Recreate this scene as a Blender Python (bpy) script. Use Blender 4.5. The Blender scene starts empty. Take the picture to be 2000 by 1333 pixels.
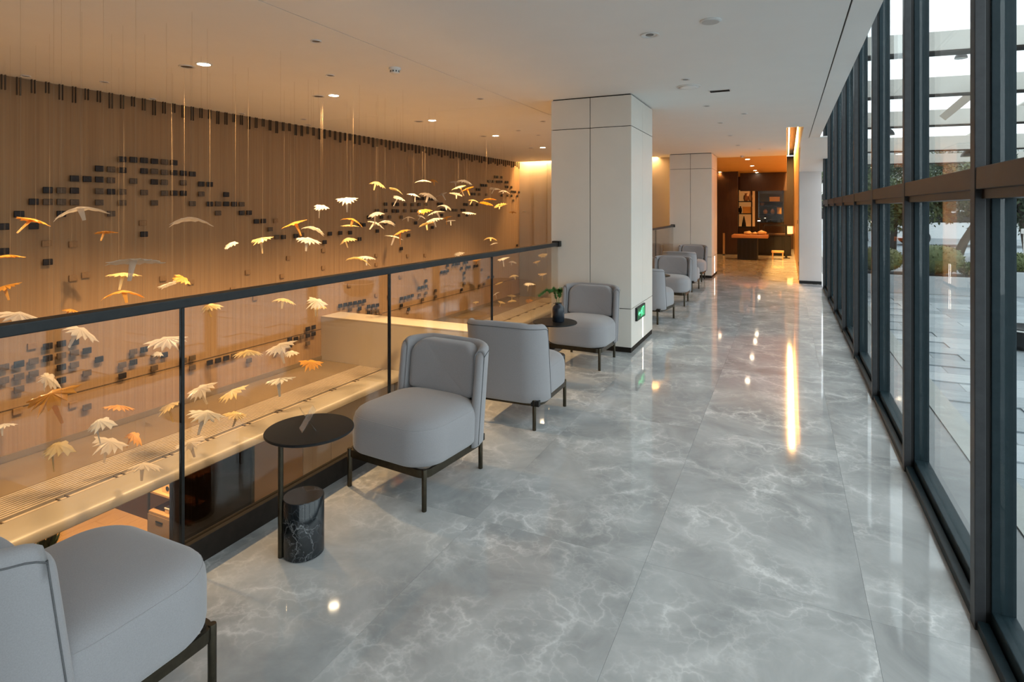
import bpy, bmesh, math, random
from mathutils import Vector, Matrix
random.seed(7)

# ------------------------------------------------------------------ camera, sky, exposure
FPX, VX, VY, CX, H = 1140.0, 1537.0, 407.0, 1000.0, 1.455      # focal length (px), vanishing point, image centre, eye height
TH = math.atan((VX-CX)/FPX); C_, S_ = math.cos(TH), math.sin(TH)
SC = bpy.context.scene
COL = SC.collection
cam = bpy.data.cameras.new('camera'); camo = bpy.data.objects.new('camera', cam); COL.objects.link(camo)
cam.sensor_width = 36.0; cam.lens = FPX/2000*36; cam.shift_y = -(666.5-VY)/2000; cam.clip_start = 0.05; cam.clip_end = 300
camo.location = (0, 0, H); camo.rotation_euler = (math.pi/2, 0, TH); SC.camera = camo
w = bpy.data.worlds.new('overcast_sky'); SC.world = w; w.use_nodes = True
bg = w.node_tree.nodes['Background']; bg.inputs[0].default_value = (0.86, 0.94, 1.0, 1); bg.inputs[1].default_value = 1.0
SC.view_settings.view_transform = 'Standard'; SC.view_settings.look = 'None'; SC.view_settings.gamma = 1.0
SC.view_settings.use_curve_mapping = False; SC.view_settings.exposure = 1.58
SC.cycles.max_bounces = 10; SC.cycles.diffuse_bounces = 5; SC.cycles.glossy_bounces = 5
SC.cycles.transparent_max_bounces = 24; SC.cycles.sample_clamp_indirect = 6.0
SC.cycles.caustics_reflective = False; SC.cycles.caustics_refractive = False
WARM = (1.0, 0.62, 0.30); AMBER = (1.0, 0.50, 0.14)

# ------------------------------------------------------------------ pixel -> place (a pixel gives a direction, the plane it lies on the distance)
def on_z(x, y, z):
    d = (H-z)*FPX/(y-VY); l = (x-CX)/FPX*d
    return (C_*l-S_*d, S_*l+C_*d)
def on_x(x, y, X):
    k = (x-CX)/FPX; Y = (C_*X+k*S_*X)/(k*C_-S_); d = C_*Y-S_*X
    return (Y, H-(y-VY)*d/FPX)
def on_y(x, y, Y):
    k = (x-CX)/FPX; X = (k*C_-S_)*Y/(C_+k*S_); d = C_*Y-S_*X
    return (X, H-(y-VY)*d/FPX)
def at_d(x, y, d):
    l = (x-CX)/FPX*d
    return Vector((C_*l-S_*d, S_*l+C_*d, H-(y-VY)*d/FPX))

# ------------------------------------------------------------------ mesh helpers
class MB:
    def __init__(s): s.v = []; s.f = []
    def add(s, vs, fs):
        o = len(s.v); s.v += [tuple(v) for v in vs]; s.f += [tuple(i+o for i in f) for f in fs]; return s
    def box(s, x0, x1, y0, y1, z0, z1):
        vs = [(x, y, z) for z in (z0, z1) for y in (y0, y1) for x in (x0, x1)]
        return s.add(vs, [(0,2,3,1),(4,5,7,6),(0,1,5,4),(2,6,7,3),(0,4,6,2),(1,3,7,5)])
    def bbox(s, x0, x1, y0, y1, z0, z1, b):
        """box with chamfered edges"""
        bm = bmesh.new(); bmesh.ops.create_cube(bm, size=1)
        bmesh.ops.scale(bm, vec=(x1-x0, y1-y0, z1-z0), verts=bm.verts)
        bmesh.ops.translate(bm, vec=((x0+x1)/2, (y0+y1)/2, (z0+z1)/2), verts=bm.verts)
        bmesh.ops.bevel(bm, geom=list(bm.edges), offset=b, segments=2, affect='EDGES', profile=0.6)
        bm.verts.index_update()
        s.add([v.co[:] for v in bm.verts], [tuple(v.index for v in f.verts) for f in bm.faces]); bm.free(); return s
    def lathe(s, prof, cx=0, cy=0, n=24, cap0=True, cap1=True):
        vs = []; fs = []
        for r, z in prof:
            for i in range(n):
                a = 2*math.pi*i/n; vs.append((cx+r*math.cos(a), cy+r*math.sin(a), z))
        for j in range(len(prof)-1):
            for i in range(n):
                k = (i+1) % n; fs.append((j*n+i, j*n+k, (j+1)*n+k, (j+1)*n+i))
        if cap0: fs.append(tuple(reversed(range(n))))
        if cap1: fs.append(tuple(range((len(prof)-1)*n, len(prof)*n)))
        return s.add(vs, fs)
    def cyl(s, x, y, z0, z1, r, n=16): return s.lathe([(r, z0), (r, z1)], x, y, n)
    def tube(s, pts, r, n=8, closed=False):
        pts = [Vector(p) for p in pts]; N = len(pts); vs = []; fs = []
        for i, p in enumerate(pts):
            a = pts[(i-1) % N] if (closed or i > 0) else p
            b = pts[(i+1) % N] if (closed or i < N-1) else p
            t = (b-a).normalized()
            u = t.cross(Vector((0, 0, 1)))
            if u.length < 1e-3: u = t.cross(Vector((1, 0, 0)))
            u.normalize(); v = t.cross(u)
            rr = r[i] if isinstance(r, (list, tuple)) else r
            for k in range(n):
                an = 2*math.pi*k/n; vs.append(p+u*(rr*math.cos(an))+v*(rr*math.sin(an)))
        M = N if closed else N-1
        for i in range(M):
            for k in range(n):
                j = (i+1) % N; l = (k+1) % n; fs.append((i*n+k, i*n+l, j*n+l, j*n+k))
        if not closed: fs += [tuple(reversed(range(n))), tuple(range((N-1)*n, N*n))]
        return s.add(vs, fs)
    def loft(s, rings, cap0=True, cap1=True, closed=True):
        n = len(rings[0]); vs = [p for r in rings for p in r]; fs = []
        for j in range(len(rings)-1):
            for i in range(n if closed else n-1):
                k = (i+1) % n; fs.append((j*n+i, j*n+k, (j+1)*n+k, (j+1)*n+i))
        if cap0: fs.append(tuple(reversed(range(n))))
        if cap1: fs.append(tuple(range((len(rings)-1)*n, len(rings)*n)))
        return s.add(vs, fs)
    def mesh(s, name, mat=None, smooth=False, angle=None):
        me = bpy.data.meshes.new(name); me.from_pydata(s.v, [], s.f); me.validate()
        bm = bmesh.new(); bm.from_mesh(me); bmesh.ops.recalc_face_normals(bm, faces=bm.faces); bm.to_mesh(me); bm.free()
        if mat: me.materials.append(mat)
        if smooth: me.shade_smooth()
        if angle: me.set_sharp_from_angle(angle=math.radians(angle))
        return me
    def build(s, name, mat=None, parent=None, smooth=False, angle=None):
        return link(name, s.mesh(name, mat, smooth, angle), parent)

def link(name, me, parent=None, loc=None, rz=0):
    o = bpy.data.objects.new(name, me); COL.objects.link(o)
    if parent: o.parent = parent
    if loc: o.location = loc
    if rz: o.rotation_euler = (0, 0, rz)
    return o
def tag(o, label, cat, group=None):
    o['label'] = label; o['category'] = cat
    if group: o['group'] = group
    return o
def thing(name, label, cat, loc=(0, 0, 0), rz=0, group=None):
    o = bpy.data.objects.new(name, None); COL.objects.link(o); o.location = loc; o.rotation_euler = (0, 0, rz); o.empty_display_size = .1
    return tag(o, label, cat, group)
def struct(o): o['kind'] = 'structure'; return o
def copy_tree(o, parent=None):
    c = o.copy(); COL.objects.link(c); c.parent = parent
    for ch in list(o.children): copy_tree(ch, c)
    return c

# ------------------------------------------------------------------ materials
def mat(name, col=(.8, .8, .8), rough=.5, metal=0.0, spec=.5, sheen=0, coat=0, emit=None, es=0):
    m = bpy.data.materials.new(name); m.use_nodes = True
    p = m.node_tree.nodes['Principled BSDF']
    p.inputs['Base Color'].default_value = (*col, 1); p.inputs['Roughness'].default_value = rough
    p.inputs['Metallic'].default_value = metal; p.inputs['Specular IOR Level'].default_value = spec
    if sheen: p.inputs['Sheen Weight'].default_value = sheen; p.inputs['Sheen Roughness'].default_value = .5
    if coat: p.inputs['Coat Weight'].default_value = coat; p.inputs['Coat Roughness'].default_value = .05
    if emit: p.inputs['Emission Color'].default_value = (*emit, 1); p.inputs['Emission Strength'].default_value = es
    return m
class NT:
    def __init__(s, m): s.t = m.node_tree; s.p = s.t.nodes['Principled BSDF']
    def n(s, typ, **kw):
        nd = s.t.nodes.new(typ)
        for k, v in kw.items():
            if k in nd.inputs: nd.inputs[k].default_value = v
            else: setattr(nd, k, v)
        return nd
    def l(s, a, b): s.t.links.new(a, b)
    def ramp(s, src, stops):
        r = s.n('ShaderNodeValToRGB'); e = r.color_ramp.elements
        while len(e) < len(stops): e.new(.5)
        for i, (p, c) in enumerate(stops):
            e[i].position = p; e[i].color = (*c, 1) if len(c) == 3 else c
        s.l(src, r.inputs[0]); return r.outputs[0]
    def mix(s, f, a, b, blend='MIX'):
        m = s.n('ShaderNodeMix', data_type='RGBA', blend_type=blend)
        for i, v in ((0, f), (6, a), (7, b)):
            if isinstance(v, (float, int)): m.inputs[i].default_value = v
            elif isinstance(v, tuple): m.inputs[i].default_value = (*v, 1) if len(v) == 3 else v
            else: s.l(v, m.inputs[i])
        return m.outputs[2]
    def bump(s, h, strength=.2, dist=.01):
        b = s.n('ShaderNodeBump'); b.inputs['Strength'].default_value = strength; b.inputs['Distance'].default_value = dist
        s.l(h, b.inputs['Height']); s.l(b.outputs[0], s.p.inputs['Normal'])

def noisy(name, a, b, scale, rough=.6, detail=4, stretch=(1, 1, 1), bump=0, bdist=.005, **kw):
    m = mat(name, a, rough, **kw); t = NT(m)
    tc = t.n('ShaderNodeTexCoord'); mp = t.n('ShaderNodeMapping'); mp.inputs['Scale'].default_value = stretch
    t.l(tc.outputs['Object'], mp.inputs[0])
    nz = t.n('ShaderNodeTexNoise', Scale=scale, Detail=detail, Roughness=.6); t.l(mp.outputs[0], nz.inputs['Vector'])
    t.l(t.ramp(nz.outputs[0], [(.3, a), (.7, b)]), t.p.inputs['Base Color'])
    if bump: t.bump(nz.outputs[0], bump, bdist)
    return m
def marble(name, lo, hi, vein, scale, rough, vein_w=.03, vein_amt=.8, per_obj=True, spec=.5):
    m = mat(name, lo, rough, spec=spec); t = NT(m)
    g = t.n('ShaderNodeNewGeometry'); vec = g.outputs['Position']
    if per_obj:
        oi = t.n('ShaderNodeObjectInfo'); mu = t.n('ShaderNodeVectorMath', operation='SCALE')
        cb = t.n('ShaderNodeCombineXYZ', X=31.0, Y=17.0, Z=0.0); t.l(cb.outputs[0], mu.inputs[0]); t.l(oi.outputs['Random'], mu.inputs['Scale'])
        ad = t.n('ShaderNodeVectorMath', operation='ADD'); t.l(vec, ad.inputs[0]); t.l(mu.outputs[0], ad.inputs[1]); vec = ad.outputs[0]
    nz = t.n('ShaderNodeTexNoise', Scale=scale*.8, Detail=7.0, Roughness=.62, Distortion=.8); t.l(vec, nz.inputs['Vector'])
    base = t.ramp(nz.outputs[0], [(.28, lo), (.72, hi)])
    wz = t.n('ShaderNodeTexNoise', Scale=scale*1.3, Detail=5.0, Roughness=.6); t.l(vec, wz.inputs['Vector'])
    sub = t.n('ShaderNodeVectorMath', operation='SUBTRACT'); sub.inputs[1].default_value = (.5, .5, .5); t.l(wz.outputs[1], sub.inputs[0])
    sc = t.n('ShaderNodeVectorMath', operation='SCALE'); sc.inputs['Scale'].default_value = 1.1/scale; t.l(sub.outputs[0], sc.inputs[0])
    ad = t.n('ShaderNodeVectorMath', operation='ADD'); t.l(vec, ad.inputs[0]); t.l(sc.outputs[0], ad.inputs[1])
    mask = t.n('ShaderNodeTexNoise', Scale=scale*1.1, Detail=2.0); t.l(vec, mask.inputs['Vector'])
    mk = t.ramp(mask.outputs[0], [(.40, (0, 0, 0)), (.68, (1, 1, 1))])
    out = base
    for s2, ww, am in ((scale*1.2, vein_w, vein_amt), (scale*3.1, vein_w*1.3, vein_amt*.55)):
        vo = t.n('ShaderNodeTexVoronoi', feature='DISTANCE_TO_EDGE', Scale=s2); t.l(ad.outputs[0], vo.inputs['Vector'])
        vr = t.ramp(vo.outputs[0], [(0, (am*.8,)*3), (ww, (am*.38,)*3), (ww*2.5, (am*.16,)*3), (ww*7, (0, 0, 0))])
        f = t.mix(1.0, vr, mk, 'MULTIPLY')
        sp = t.n('ShaderNodeSeparateColor'); t.l(f, sp.inputs[0])
        out = t.mix(sp.outputs[0], out, vein)
    t.l(out, t.p.inputs['Base Color'])
    return m
def wood(name, a, b, scale=6, rough=.45, axis=1):
    st = [8, 8, 8]; st[axis] = .6
    return noisy(name, a, b, scale, rough, 6, tuple(st), .08, .002)
def glass(name, tint=(.96, .98, .97), f0=.045, gain=1.0):
    m = bpy.data.materials.new(name); m.use_nodes = True; t = m.node_tree; t.nodes.clear()
    o = t.nodes.new('ShaderNodeOutputMaterial'); tr = t.nodes.new('ShaderNodeBsdfTransparent'); gl = t.nodes.new('ShaderNodeBsdfGlossy')
    tr.inputs[0].default_value = (*tint, 1); gl.inputs['Roughness'].default_value = .0
    lw = t.nodes.new('ShaderNodeLayerWeight'); pw = t.nodes.new('ShaderNodeMath'); pw.operation = 'POWER'; pw.inputs[1].default_value = 5
    ma = t.nodes.new('ShaderNodeMath'); ma.operation = 'MULTIPLY_ADD'; ma.inputs[1].default_value = (1-f0)*gain; ma.inputs[2].default_value = f0
    mx = t.nodes.new('ShaderNodeMixShader')
    t.links.new(lw.outputs['Facing'], pw.inputs[0]); t.links.new(pw.outputs[0], ma.inputs[0]); t.links.new(ma.outputs[0], mx.inputs[0])
    t.links.new(tr.outputs[0], mx.inputs[1]); t.links.new(gl.outputs[0], mx.inputs[2]); t.links.new(mx.outputs[0], o.inputs[0])
    return m
def art_glass(name, col, clear):
    """thin cast glass: part clear, part milky, glossy skin"""
    m = bpy.data.materials.new(name); m.use_nodes = True; t = m.node_tree; t.nodes.clear()
    N = t.nodes.new; L = t.links.new
    o = N('ShaderNodeOutputMaterial'); tr = N('ShaderNodeBsdfTransparent'); tr.inputs[0].default_value = (*[min(1, c*1.05) for c in col], 1)
    df = N('ShaderNodeBsdfDiffuse'); df.inputs[0].default_value = (*col, 1)
    tl = N('ShaderNodeBsdfTranslucent'); tl.inputs[0].default_value = (*col, 1)
    gl = N('ShaderNodeBsdfGlossy'); gl.inputs['Roughness'].default_value = .12
    tc = N('ShaderNodeTexCoord'); wv = N('ShaderNodeTexWave'); wv.inputs['Scale'].default_value = 28; wv.inputs['Distortion'].default_value = 2.5
    L(tc.outputs['Object'], wv.inputs[0]); bp = N('ShaderNodeBump'); bp.inputs['Strength'].default_value = .6; bp.inputs['Distance'].default_value = .004
    L(wv.outputs[1], bp.inputs['Height'])
    for nd in (df, gl, tl): L(bp.outputs[0], nd.inputs['Normal'])
    m1 = N('ShaderNodeMixShader'); m1.inputs[0].default_value = .5; L(df.outputs[0], m1.inputs[1]); L(tl.outputs[0], m1.inputs[2])
    m2 = N('ShaderNodeMixShader'); m2.inputs[0].default_value = clear; L(m1.outputs[0], m2.inputs[1]); L(tr.outputs[0], m2.inputs[2])
    m3 = N('ShaderNodeMixShader'); m3.inputs[0].default_value = .12; L(m2.outputs[0], m3.inputs[1]); L(gl.outputs[0], m3.inputs[2])
    L(m3.outputs[0], o.inputs[0]); return m
def emis(name, col, s): return mat(name, col, .5, emit=col, es=s)

M = {}
M['floor'] = marble('grey_marble', (.30, .31, .312), (.56, .57, .57), (.86, .86, .85), 2.6, .05, .024, .9)
M['grout'] = mat('floor_joint', (.52, .52, .51), .3)
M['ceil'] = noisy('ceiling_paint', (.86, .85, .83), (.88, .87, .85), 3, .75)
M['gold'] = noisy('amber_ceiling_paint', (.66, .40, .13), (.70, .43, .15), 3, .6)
M['gap'] = mat('shadow_gap', (.02, .018, .015), .8)
M['greywall'] = noisy('grey_wall_paint', (.55, .53, .51), (.58, .56, .54), 2, .7)
M['panel'] = noisy('pillar_panel', (.74, .69, .62), (.77, .72, .65), 2.5, .38)
M['fabric'] = noisy('grey_fabric', (.285, .275, .285), (.325, .315, .325), 320, .92, 3, bump=.25, bdist=.001, sheen=.35, spec=.2)
M['fabric_dark'] = noisy('grey_fabric_seam', (.10, .10, .105), (.13, .13, .135), 320, .92, 3)
M['bronze'] = noisy('dark_bronze', (.055, .046, .032), (.080, .066, .045), 30, .36, metal=.9)
M['blackmetal'] = noisy('black_metal', (.008, .008, .008), (.013, .013, .013), 40, .42, spec=.35)
M['tabletop'] = noisy('black_table_lacquer', (.006, .006, .0065), (.010, .010, .010), 60, .45, spec=.3)
M['nero'] = marble('black_marble', (.006, .008, .010), (.012, .015, .018), (.55, .56, .57), 5, .10, .0035, .7, False)
M['rail'] = noisy('dark_handrail', (.010, .011, .012), (.016, .017, .018), 30, .42, spec=.35)
M['shoe'] = noisy('dark_brown_base', (.016, .012, .009), (.024, .018, .014), 20, .65, spec=.15)
M['glass'] = glass('rail_glass', (.90, .90, .88), .05, 1.0)
M['facade'] = glass('facade_glass', (.95, .98, .97), .06, .55)
M['acrylic'] = glass('clear_acrylic', (.93, .95, .95), .08)
M['mullion'] = noisy('dark_teal_aluminium', (.010, .022, .028), (.016, .030, .037), 25, .5, spec=.22)
M['mullion_in'] = noisy('grey_aluminium_edge', (.030, .031, .034), (.042, .043, .046), 25, .45, spec=.4)
M['transom'] = noisy('brown_aluminium', (.018, .011, .007), (.026, .016, .011), 25, .4, spec=.35)
M['gasket'] = mat('black_gasket', (.008, .008, .008), .6)
M['mural'] = None
M['tile_dark'] = noisy('dark_glazed_tile', (.012, .011, .014), (.026, .022, .024), 40, .5, spec=.3)
M['tile_mid'] = noisy('smoky_tile', (.075, .052, .036), (.11, .078, .054), 40, .5, spec=.3)
M['tile_pale'] = noisy('pale_tile', (.255, .15, .074), (.30, .18, .09), 40, .6, spec=.3)
M['wire'] = mat('steel_wire', (.30, .22, .14), .6)
M['shade_and_fittings'] = mat('dark_shade_and_fittings', (.085, .06, .04), .7)
M['cream'] = noisy('cream_stone', (.50, .44, .36), (.54, .475, .39), 1.5, .35)
M['ledge'] = noisy('tan_stone_ledge', (.19, .14, .09), (.22, .165, .105), 1.5, .12)
M['coping'] = noisy('ivory_coping', (.27, .245, .205), (.305, .275, .23), 1.5, .35)
M['pale_stone'] = noisy('pale_bounce_stone', (.70, .66, .60), (.76, .72, .66), 2, .15)
M['slat'] = noisy('grille_slat', (.40, .33, .25), (.46, .38, .29), 20, .4)
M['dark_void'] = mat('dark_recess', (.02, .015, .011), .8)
M['clear_leaf'] = art_glass('clear_cast_glass', (.95, .88, .78), .36)
M['white_leaf'] = art_glass('frosted_cast_glass', (.98, .93, .84), .06)
M['honey_leaf'] = art_glass('honey_cast_glass', (.98, .80, .42), .08)
M['amber_leaf'] = art_glass('amber_cast_glass', (.95, .55, .12), .12)
M['white_paint'] = mat('white_metal_trim', (.75, .74, .72), .4)
M['lamp_on'] = emis('lit_lamp', (1.0, .80, .55), 22)
M['lamp_off'] = mat('unlit_lamp', (.10, .09, .085), .3)
M['cove'] = emis('led_strip', (1.0, .66, .32), 9)
M['led'] = emis('white_led_strip', (1.0, .86, .70), 10)
M['orange_wood'] = wood('honey_wood_panel', (.50, .29, .12), (.60, .36, .16), 5, .4, 2)
M['dark_wood'] = wood('dark_brown_wood', (.030, .013, .006), (.052, .022, .010), 5, .4, 2)
M['oak'] = wood('oak_floor', (.45, .27, .12), (.55, .34, .16), 5, .4, 1)
M['brown_gloss'] = noisy('brown_gloss_panel', (.40, .26, .14), (.44, .29, .16), 2, .12)

# ================================================================== ROOM SHELL
ZC = H+1.155                 # ceiling height
XR = -2.17                   # edge of the gallery floor
XW = -6.15                   # mural wall
XG = .60                     # glass facade inner face
YE = 13.5                    # end wall of the atrium
ZL = H-2.21                  # lower ledge
YB = -9.0                    # gallery end behind the camera
ZG = -4.0                   # ground floor
YF = 23.0                    # back of the far lounge

# gallery floor: slab plus one object per marble tile
slab = MB().box(XR-.02, XG+.12, YB, YF, -.40, -.012)
slab.box(-6.4, XR-.02, YE+.13, YF, -.40, -.012)
floor = struct(slab.build('floor', M['grout']))
xs = [-2.19, -2.12+.001, -1.322, -.527, .268, XG-.003]
ty = 1.6; y0 = -8.8
for c in range(len(xs)-1):
    r = 0; y = y0+(.0 if c % 2 else -.0)
    while y < YF-.01:
        yy = min(y+ty, YF); g = .0004
        MB().box(xs[c]+g, xs[c+1]-g, y+g, yy-g, -.011, 0).build('tile', M['floor'], floor); y = yy
y = YE+.02
while y < YF-.01:
    yy = min(y+ty, YF)
    for x in (-2.995, -3.80): MB().box(x+.0012, x+.803, y+.0012, yy-.0012, -.011, 0).build('tile', M['floor'], floor)
    y = yy

# ceiling: painted boards with shadow gaps, dark plenum behind
cl = MB()
def board(x0, x1, y0, y1, z=ZC, t=.018): return MB().box(x0, x1, y0, y1, z, z+t)
ceiling = struct(MB().box(-6.5, .50, YB, YF+.3, 3.36, 3.42).build('ceiling', M['gap']))
XS = -2.65; SL0, SL1, SLY = -.007, .215, 9.24
yj = on_z(985, 206, ZC)[1]
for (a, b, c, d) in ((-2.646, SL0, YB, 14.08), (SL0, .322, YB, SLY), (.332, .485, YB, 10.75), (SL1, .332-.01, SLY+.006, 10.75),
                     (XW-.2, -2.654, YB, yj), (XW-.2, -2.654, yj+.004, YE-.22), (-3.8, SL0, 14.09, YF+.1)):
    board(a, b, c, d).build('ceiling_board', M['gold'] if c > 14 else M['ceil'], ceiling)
board(XW-.2, -2.3, YE-.22, YE+.1, ZC+.16).build('cove_lid', M['ceil'], ceiling)
MB().box(XW-.2, -2.3, YE-.235, YE-.22, ZC, ZC+.17).build('cove_lip', M['ceil'], ceiling)
# soffit that slopes down to the far grey wall, window-side fascia and head
sf = MB(); sf.add([(SL1, 10.75, ZC), (.66, 10.75, ZC), (.66, 12.62, H+.70), (SL1, 12.62, H+.70), (SL1, 10.75, ZC+.02), (.66, 10.75, ZC+.02), (.66, 12.62, H+.74), (SL1, 12.62, H+.74)],
       [(0,1,2,3), (7,6,5,4), (0,4,5,1), (1,5,6,2), (2,6,7,3), (3,7,4,0)])
struct(sf.build('trim_3', M['ceil']))
MB().box(.316, .338, YB, 10.75, ZC+.010, ZC+.04).build('groove_back', M['gap'], ceiling)
MB().box(.470, .485, YB, 10.75, ZC+.018, 3.36).build('window_fascia', M['ceil'], ceiling)
MB().box(SL1, SL1+.015, SLY, 12.6, ZC+.018, 3.36).build('slot_side', M['greywall'], ceiling)
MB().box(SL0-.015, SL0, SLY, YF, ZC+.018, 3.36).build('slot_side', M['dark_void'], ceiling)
MB().box(SL0, SL1, SLY-.015, SLY, ZC+.018, 3.36).build('slot_end', M['greywall'], ceiling)

# walls
wm = mat('mural_wall_fabric', (.52, .40, .28), .75); M['mural'] = wm; t = NT(wm)
tc = t.n('ShaderNodeTexCoord'); mp = t.n('ShaderNodeMapping'); mp.inputs['Scale'].default_value = (1, 26, .35); t.l(tc.outputs['Object'], mp.inputs[0])
nz = t.n('ShaderNodeTexNoise', Scale=1.0, Detail=4.0, Roughness=.7); t.l(mp.outputs[0], nz.inputs['Vector'])
t.l(t.ramp(nz.outputs[0], [(.3, (.275, .165, .083)), (.7, (.355, .225, .117))]), t.p.inputs['Base Color'])
wl = struct(MB().box(XW-.12, XW, YB, YE+.1, ZL-.02, 3.36).build('wall_left', wm))
MB().box(XW, XW+.012, YB, YE, ZL, ZL+.06).build('skirting', M['ledge'], wl)
MB().box(XW, XW+.001, YB, YE, on_x(0, 806, XW)[1]-.006, on_x(0, 806, XW)[1]+.006).build('wall_seam', M['tile_mid'], wl)
we = struct(MB().box(XW, -2.3, YE, YE+.12, ZG, 3.36).build('wall_back', M['cream']))
for (a, b, dy) in ((XW+.42, XW+.78, .06), (XW+.80, XW+1.7, .10), (XW+1.72, XW+2.6, .10), (XW+2.62, XW+3.3, .10), (XW+3.32, XW+3.83, .06)):
    MB().box(a, b, YE-dy, YE, ZG, ZC-.0).build('wall_panel', M['cream'], we)
wr = struct(MB().box(SL1, XG, 12.60, 12.72, 0, H+.72).build('wall_right', M['greywall']))
struct(MB().box(SL1, XG, 12.588, 12.60, 0, .055).build('baseboard_right', M['blackmetal']))
ow = struct(MB().box(SL1, SL1+.12, 12.725, YF, 0, 3.36).build('wall_far_right', M['orange_wood']))
for k in range(6):
    y = 12.74+k*1.7; MB().box(SL1-.006, SL1, y, y+1.69, .06, 3.3).build('panel', M['orange_wood'], ow)
MB().box(SL1-.012, SL1-.006, 13.9, 13.98, 1.12, 1.20).build('switch_plate', M['blackmetal'], ow)
MB().box(SL1-.012, SL1-.006, 13.0, 13.08, .30, .38).build('socket_plate', M['blackmetal'], ow)
struct(MB().box(-4.2, SL1, YF, YF+.12, 0, 3.3).build('wall_far_back', M['dark_wood']))
XB = on_y(1441, 400, 19.6)[0]
wb = struct(MB().box(-4.2, XB, 19.6, 19.75, 0, ZC).build('wall_far_left', M['dark_wood']))
for k in range(3): MB().box(XB-.62*(k+1)+.01, XB-.62*k, 19.585, 19.6, .02, ZC-.02).build('panel', M['dark_wood'], wb)
struct(MB().box(-6.6, XG+.2, YB-.15, YB, ZG, 3.4).build('wall_front', M['greywall']))
struct(MB().box(-4.3, -4.2, YE+.1, YF, 0, 3.3).build('wall_far_side', M['dark_wood']))
# bulkhead of dark timber above the far shelves
struct(MB().box(XB, SL0, 20.6, 20.75, 2.02, ZC).build('trim_1', M['dark_wood']))

# ================================================================== GLASS FACADE (right)
fac = bpy.data.objects.new('window_1', None); COL.objects.link(fac); struct(fac)
MY = [2.500+1.335*k for k in range(-8, 8)]
ZT = 3.3; ZTR = H+.095
for k, y in enumerate(MY):
    MB().bbox(.585, .617, y, y+.055, .0, ZT, .003).build('mullion_edge', M['mullion_in'], fac)
    MB().box(.617, .632, y+.008, y+.047, .0, ZT).build('mullion_gasket', M['gasket'], fac)
    MB().bbox(.632, .70, y, y+.055, .0, ZT, .003).build('mullion', M['mullion'], fac)
    if k < len(MY)-1:
        a, b = y+.055, MY[k+1]
        MB().bbox(.588, .70, a, b, ZTR-.030, ZTR+.046, .003).build('transom', M['transom'], fac)
        MB().box(.605, .69, a, b, ZTR-.062, ZTR-.030).build('transom_lip', M['transom'], fac)
        MB().bbox(.592, .625, a, b, 0, .035, .003).build('sill_rail', M['mullion'], fac)
        MB().bbox(.632, .70, a, b, 0, .075, .003).build('sill_rail', M['mullion'], fac)
        MB().box(.655, .667, a+.002, b-.002, .075, ZTR-.062).build('pane', M['facade'], fac)
        MB().box(.655, .667, a+.002, b-.002, ZTR+.046, ZT-.05).build('pane', M['facade'], fac)
        MB().box(.585, .70, a, b, ZT-.05, ZT).build('head_rail', M['mullion'], fac)
struct(MB().box(.485,   .72, YB, 12.7, ZT, ZT+.08).build('trim_2', M['mullion']))

# ================================================================== LIGHTS THE PLACE HAS, PLUS ADDED UNSEEN DOWNLIGHTS
def spot(x, y, z, watts, col, ang=95, blend=.7, r=.04, parent=None, tgt=None):
    l = bpy.data.lights.new('lamp_light', 'SPOT'); l.energy = watts; l.color = col; l.spot_size = math.radians(ang); l.spot_blend = blend; l.shadow_soft_size = r
    o = bpy.data.objects.new('lamp_light', l); COL.objects.link(o)
    if parent: o.parent = parent
    o.location = (x, y, z)
    if tgt: o.rotation_euler = (Vector(tgt)-Vector((x, y, z))).to_track_quat('-Z', 'Y').to_euler()
    return o
def strip(x, y, z, sx, sy, watts, col, rot=(0, 0, 0)):
    l = bpy.data.lights.new('strip_light', 'AREA'); l.shape = 'RECTANGLE'; l.size = sx; l.size_y = sy; l.energy = watts; l.color = col
    o = bpy.data.objects.new('strip_light', l); COL.objects.link(o); o.location = (x, y, z); o.rotation_euler = rot; return o
cove = MB().box(XW+.1, -2.4, YE-.20, YE-.17, ZC+.12, ZC+.14).build('led_cove_strip', M['cove'])
tag(cove, 'warm light strip hidden in the ceiling cove above the end wall', 'light strip')
strip((XW-2.4)/2, YE-.14, ZC+.13, 3.6, .05, 30, (1.0, .58, .22))
ws = MB().box(.03, .06, 12.9, 22.5, 3.28, 3.30).build('wall_wash_strip', emis('slot_led_strip', (1.0, .66, .32), 3.5))
tag(ws, 'warm light strip in the ceiling slot washing the honey wood wall', 'light strip')
strip(.09, 17.0, 3.25, .06, 8.2, 300, AMBER, (0, math.radians(-12), 0))

ORD = ['first', 'second', 'third', 'fourth', 'fifth', 'sixth', 'seventh', 'eighth', 'ninth', 'tenth', 'eleventh', 'twelfth', 'thirteenth', 'fourteenth', 'fifteenth', 'sixteenth', 'seventeenth', 'eighteenth', 'nineteenth', 'twentieth', 'twenty-first', 'twenty-second', 'twenty-third', 'twenty-fourth', 'twenty-fifth', 'twenty-sixth', 'twenty-seventh', 'twenty-eighth', 'twenty-ninth', 'thirtieth', 'thirty-first', 'thirty-second', 'thirty-third', 'thirty-fourth', 'thirty-fifth', 'thirty-sixth', 'thirty-seventh', 'thirty-eighth', 'thirty-ninth', 'fortieth']

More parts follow.
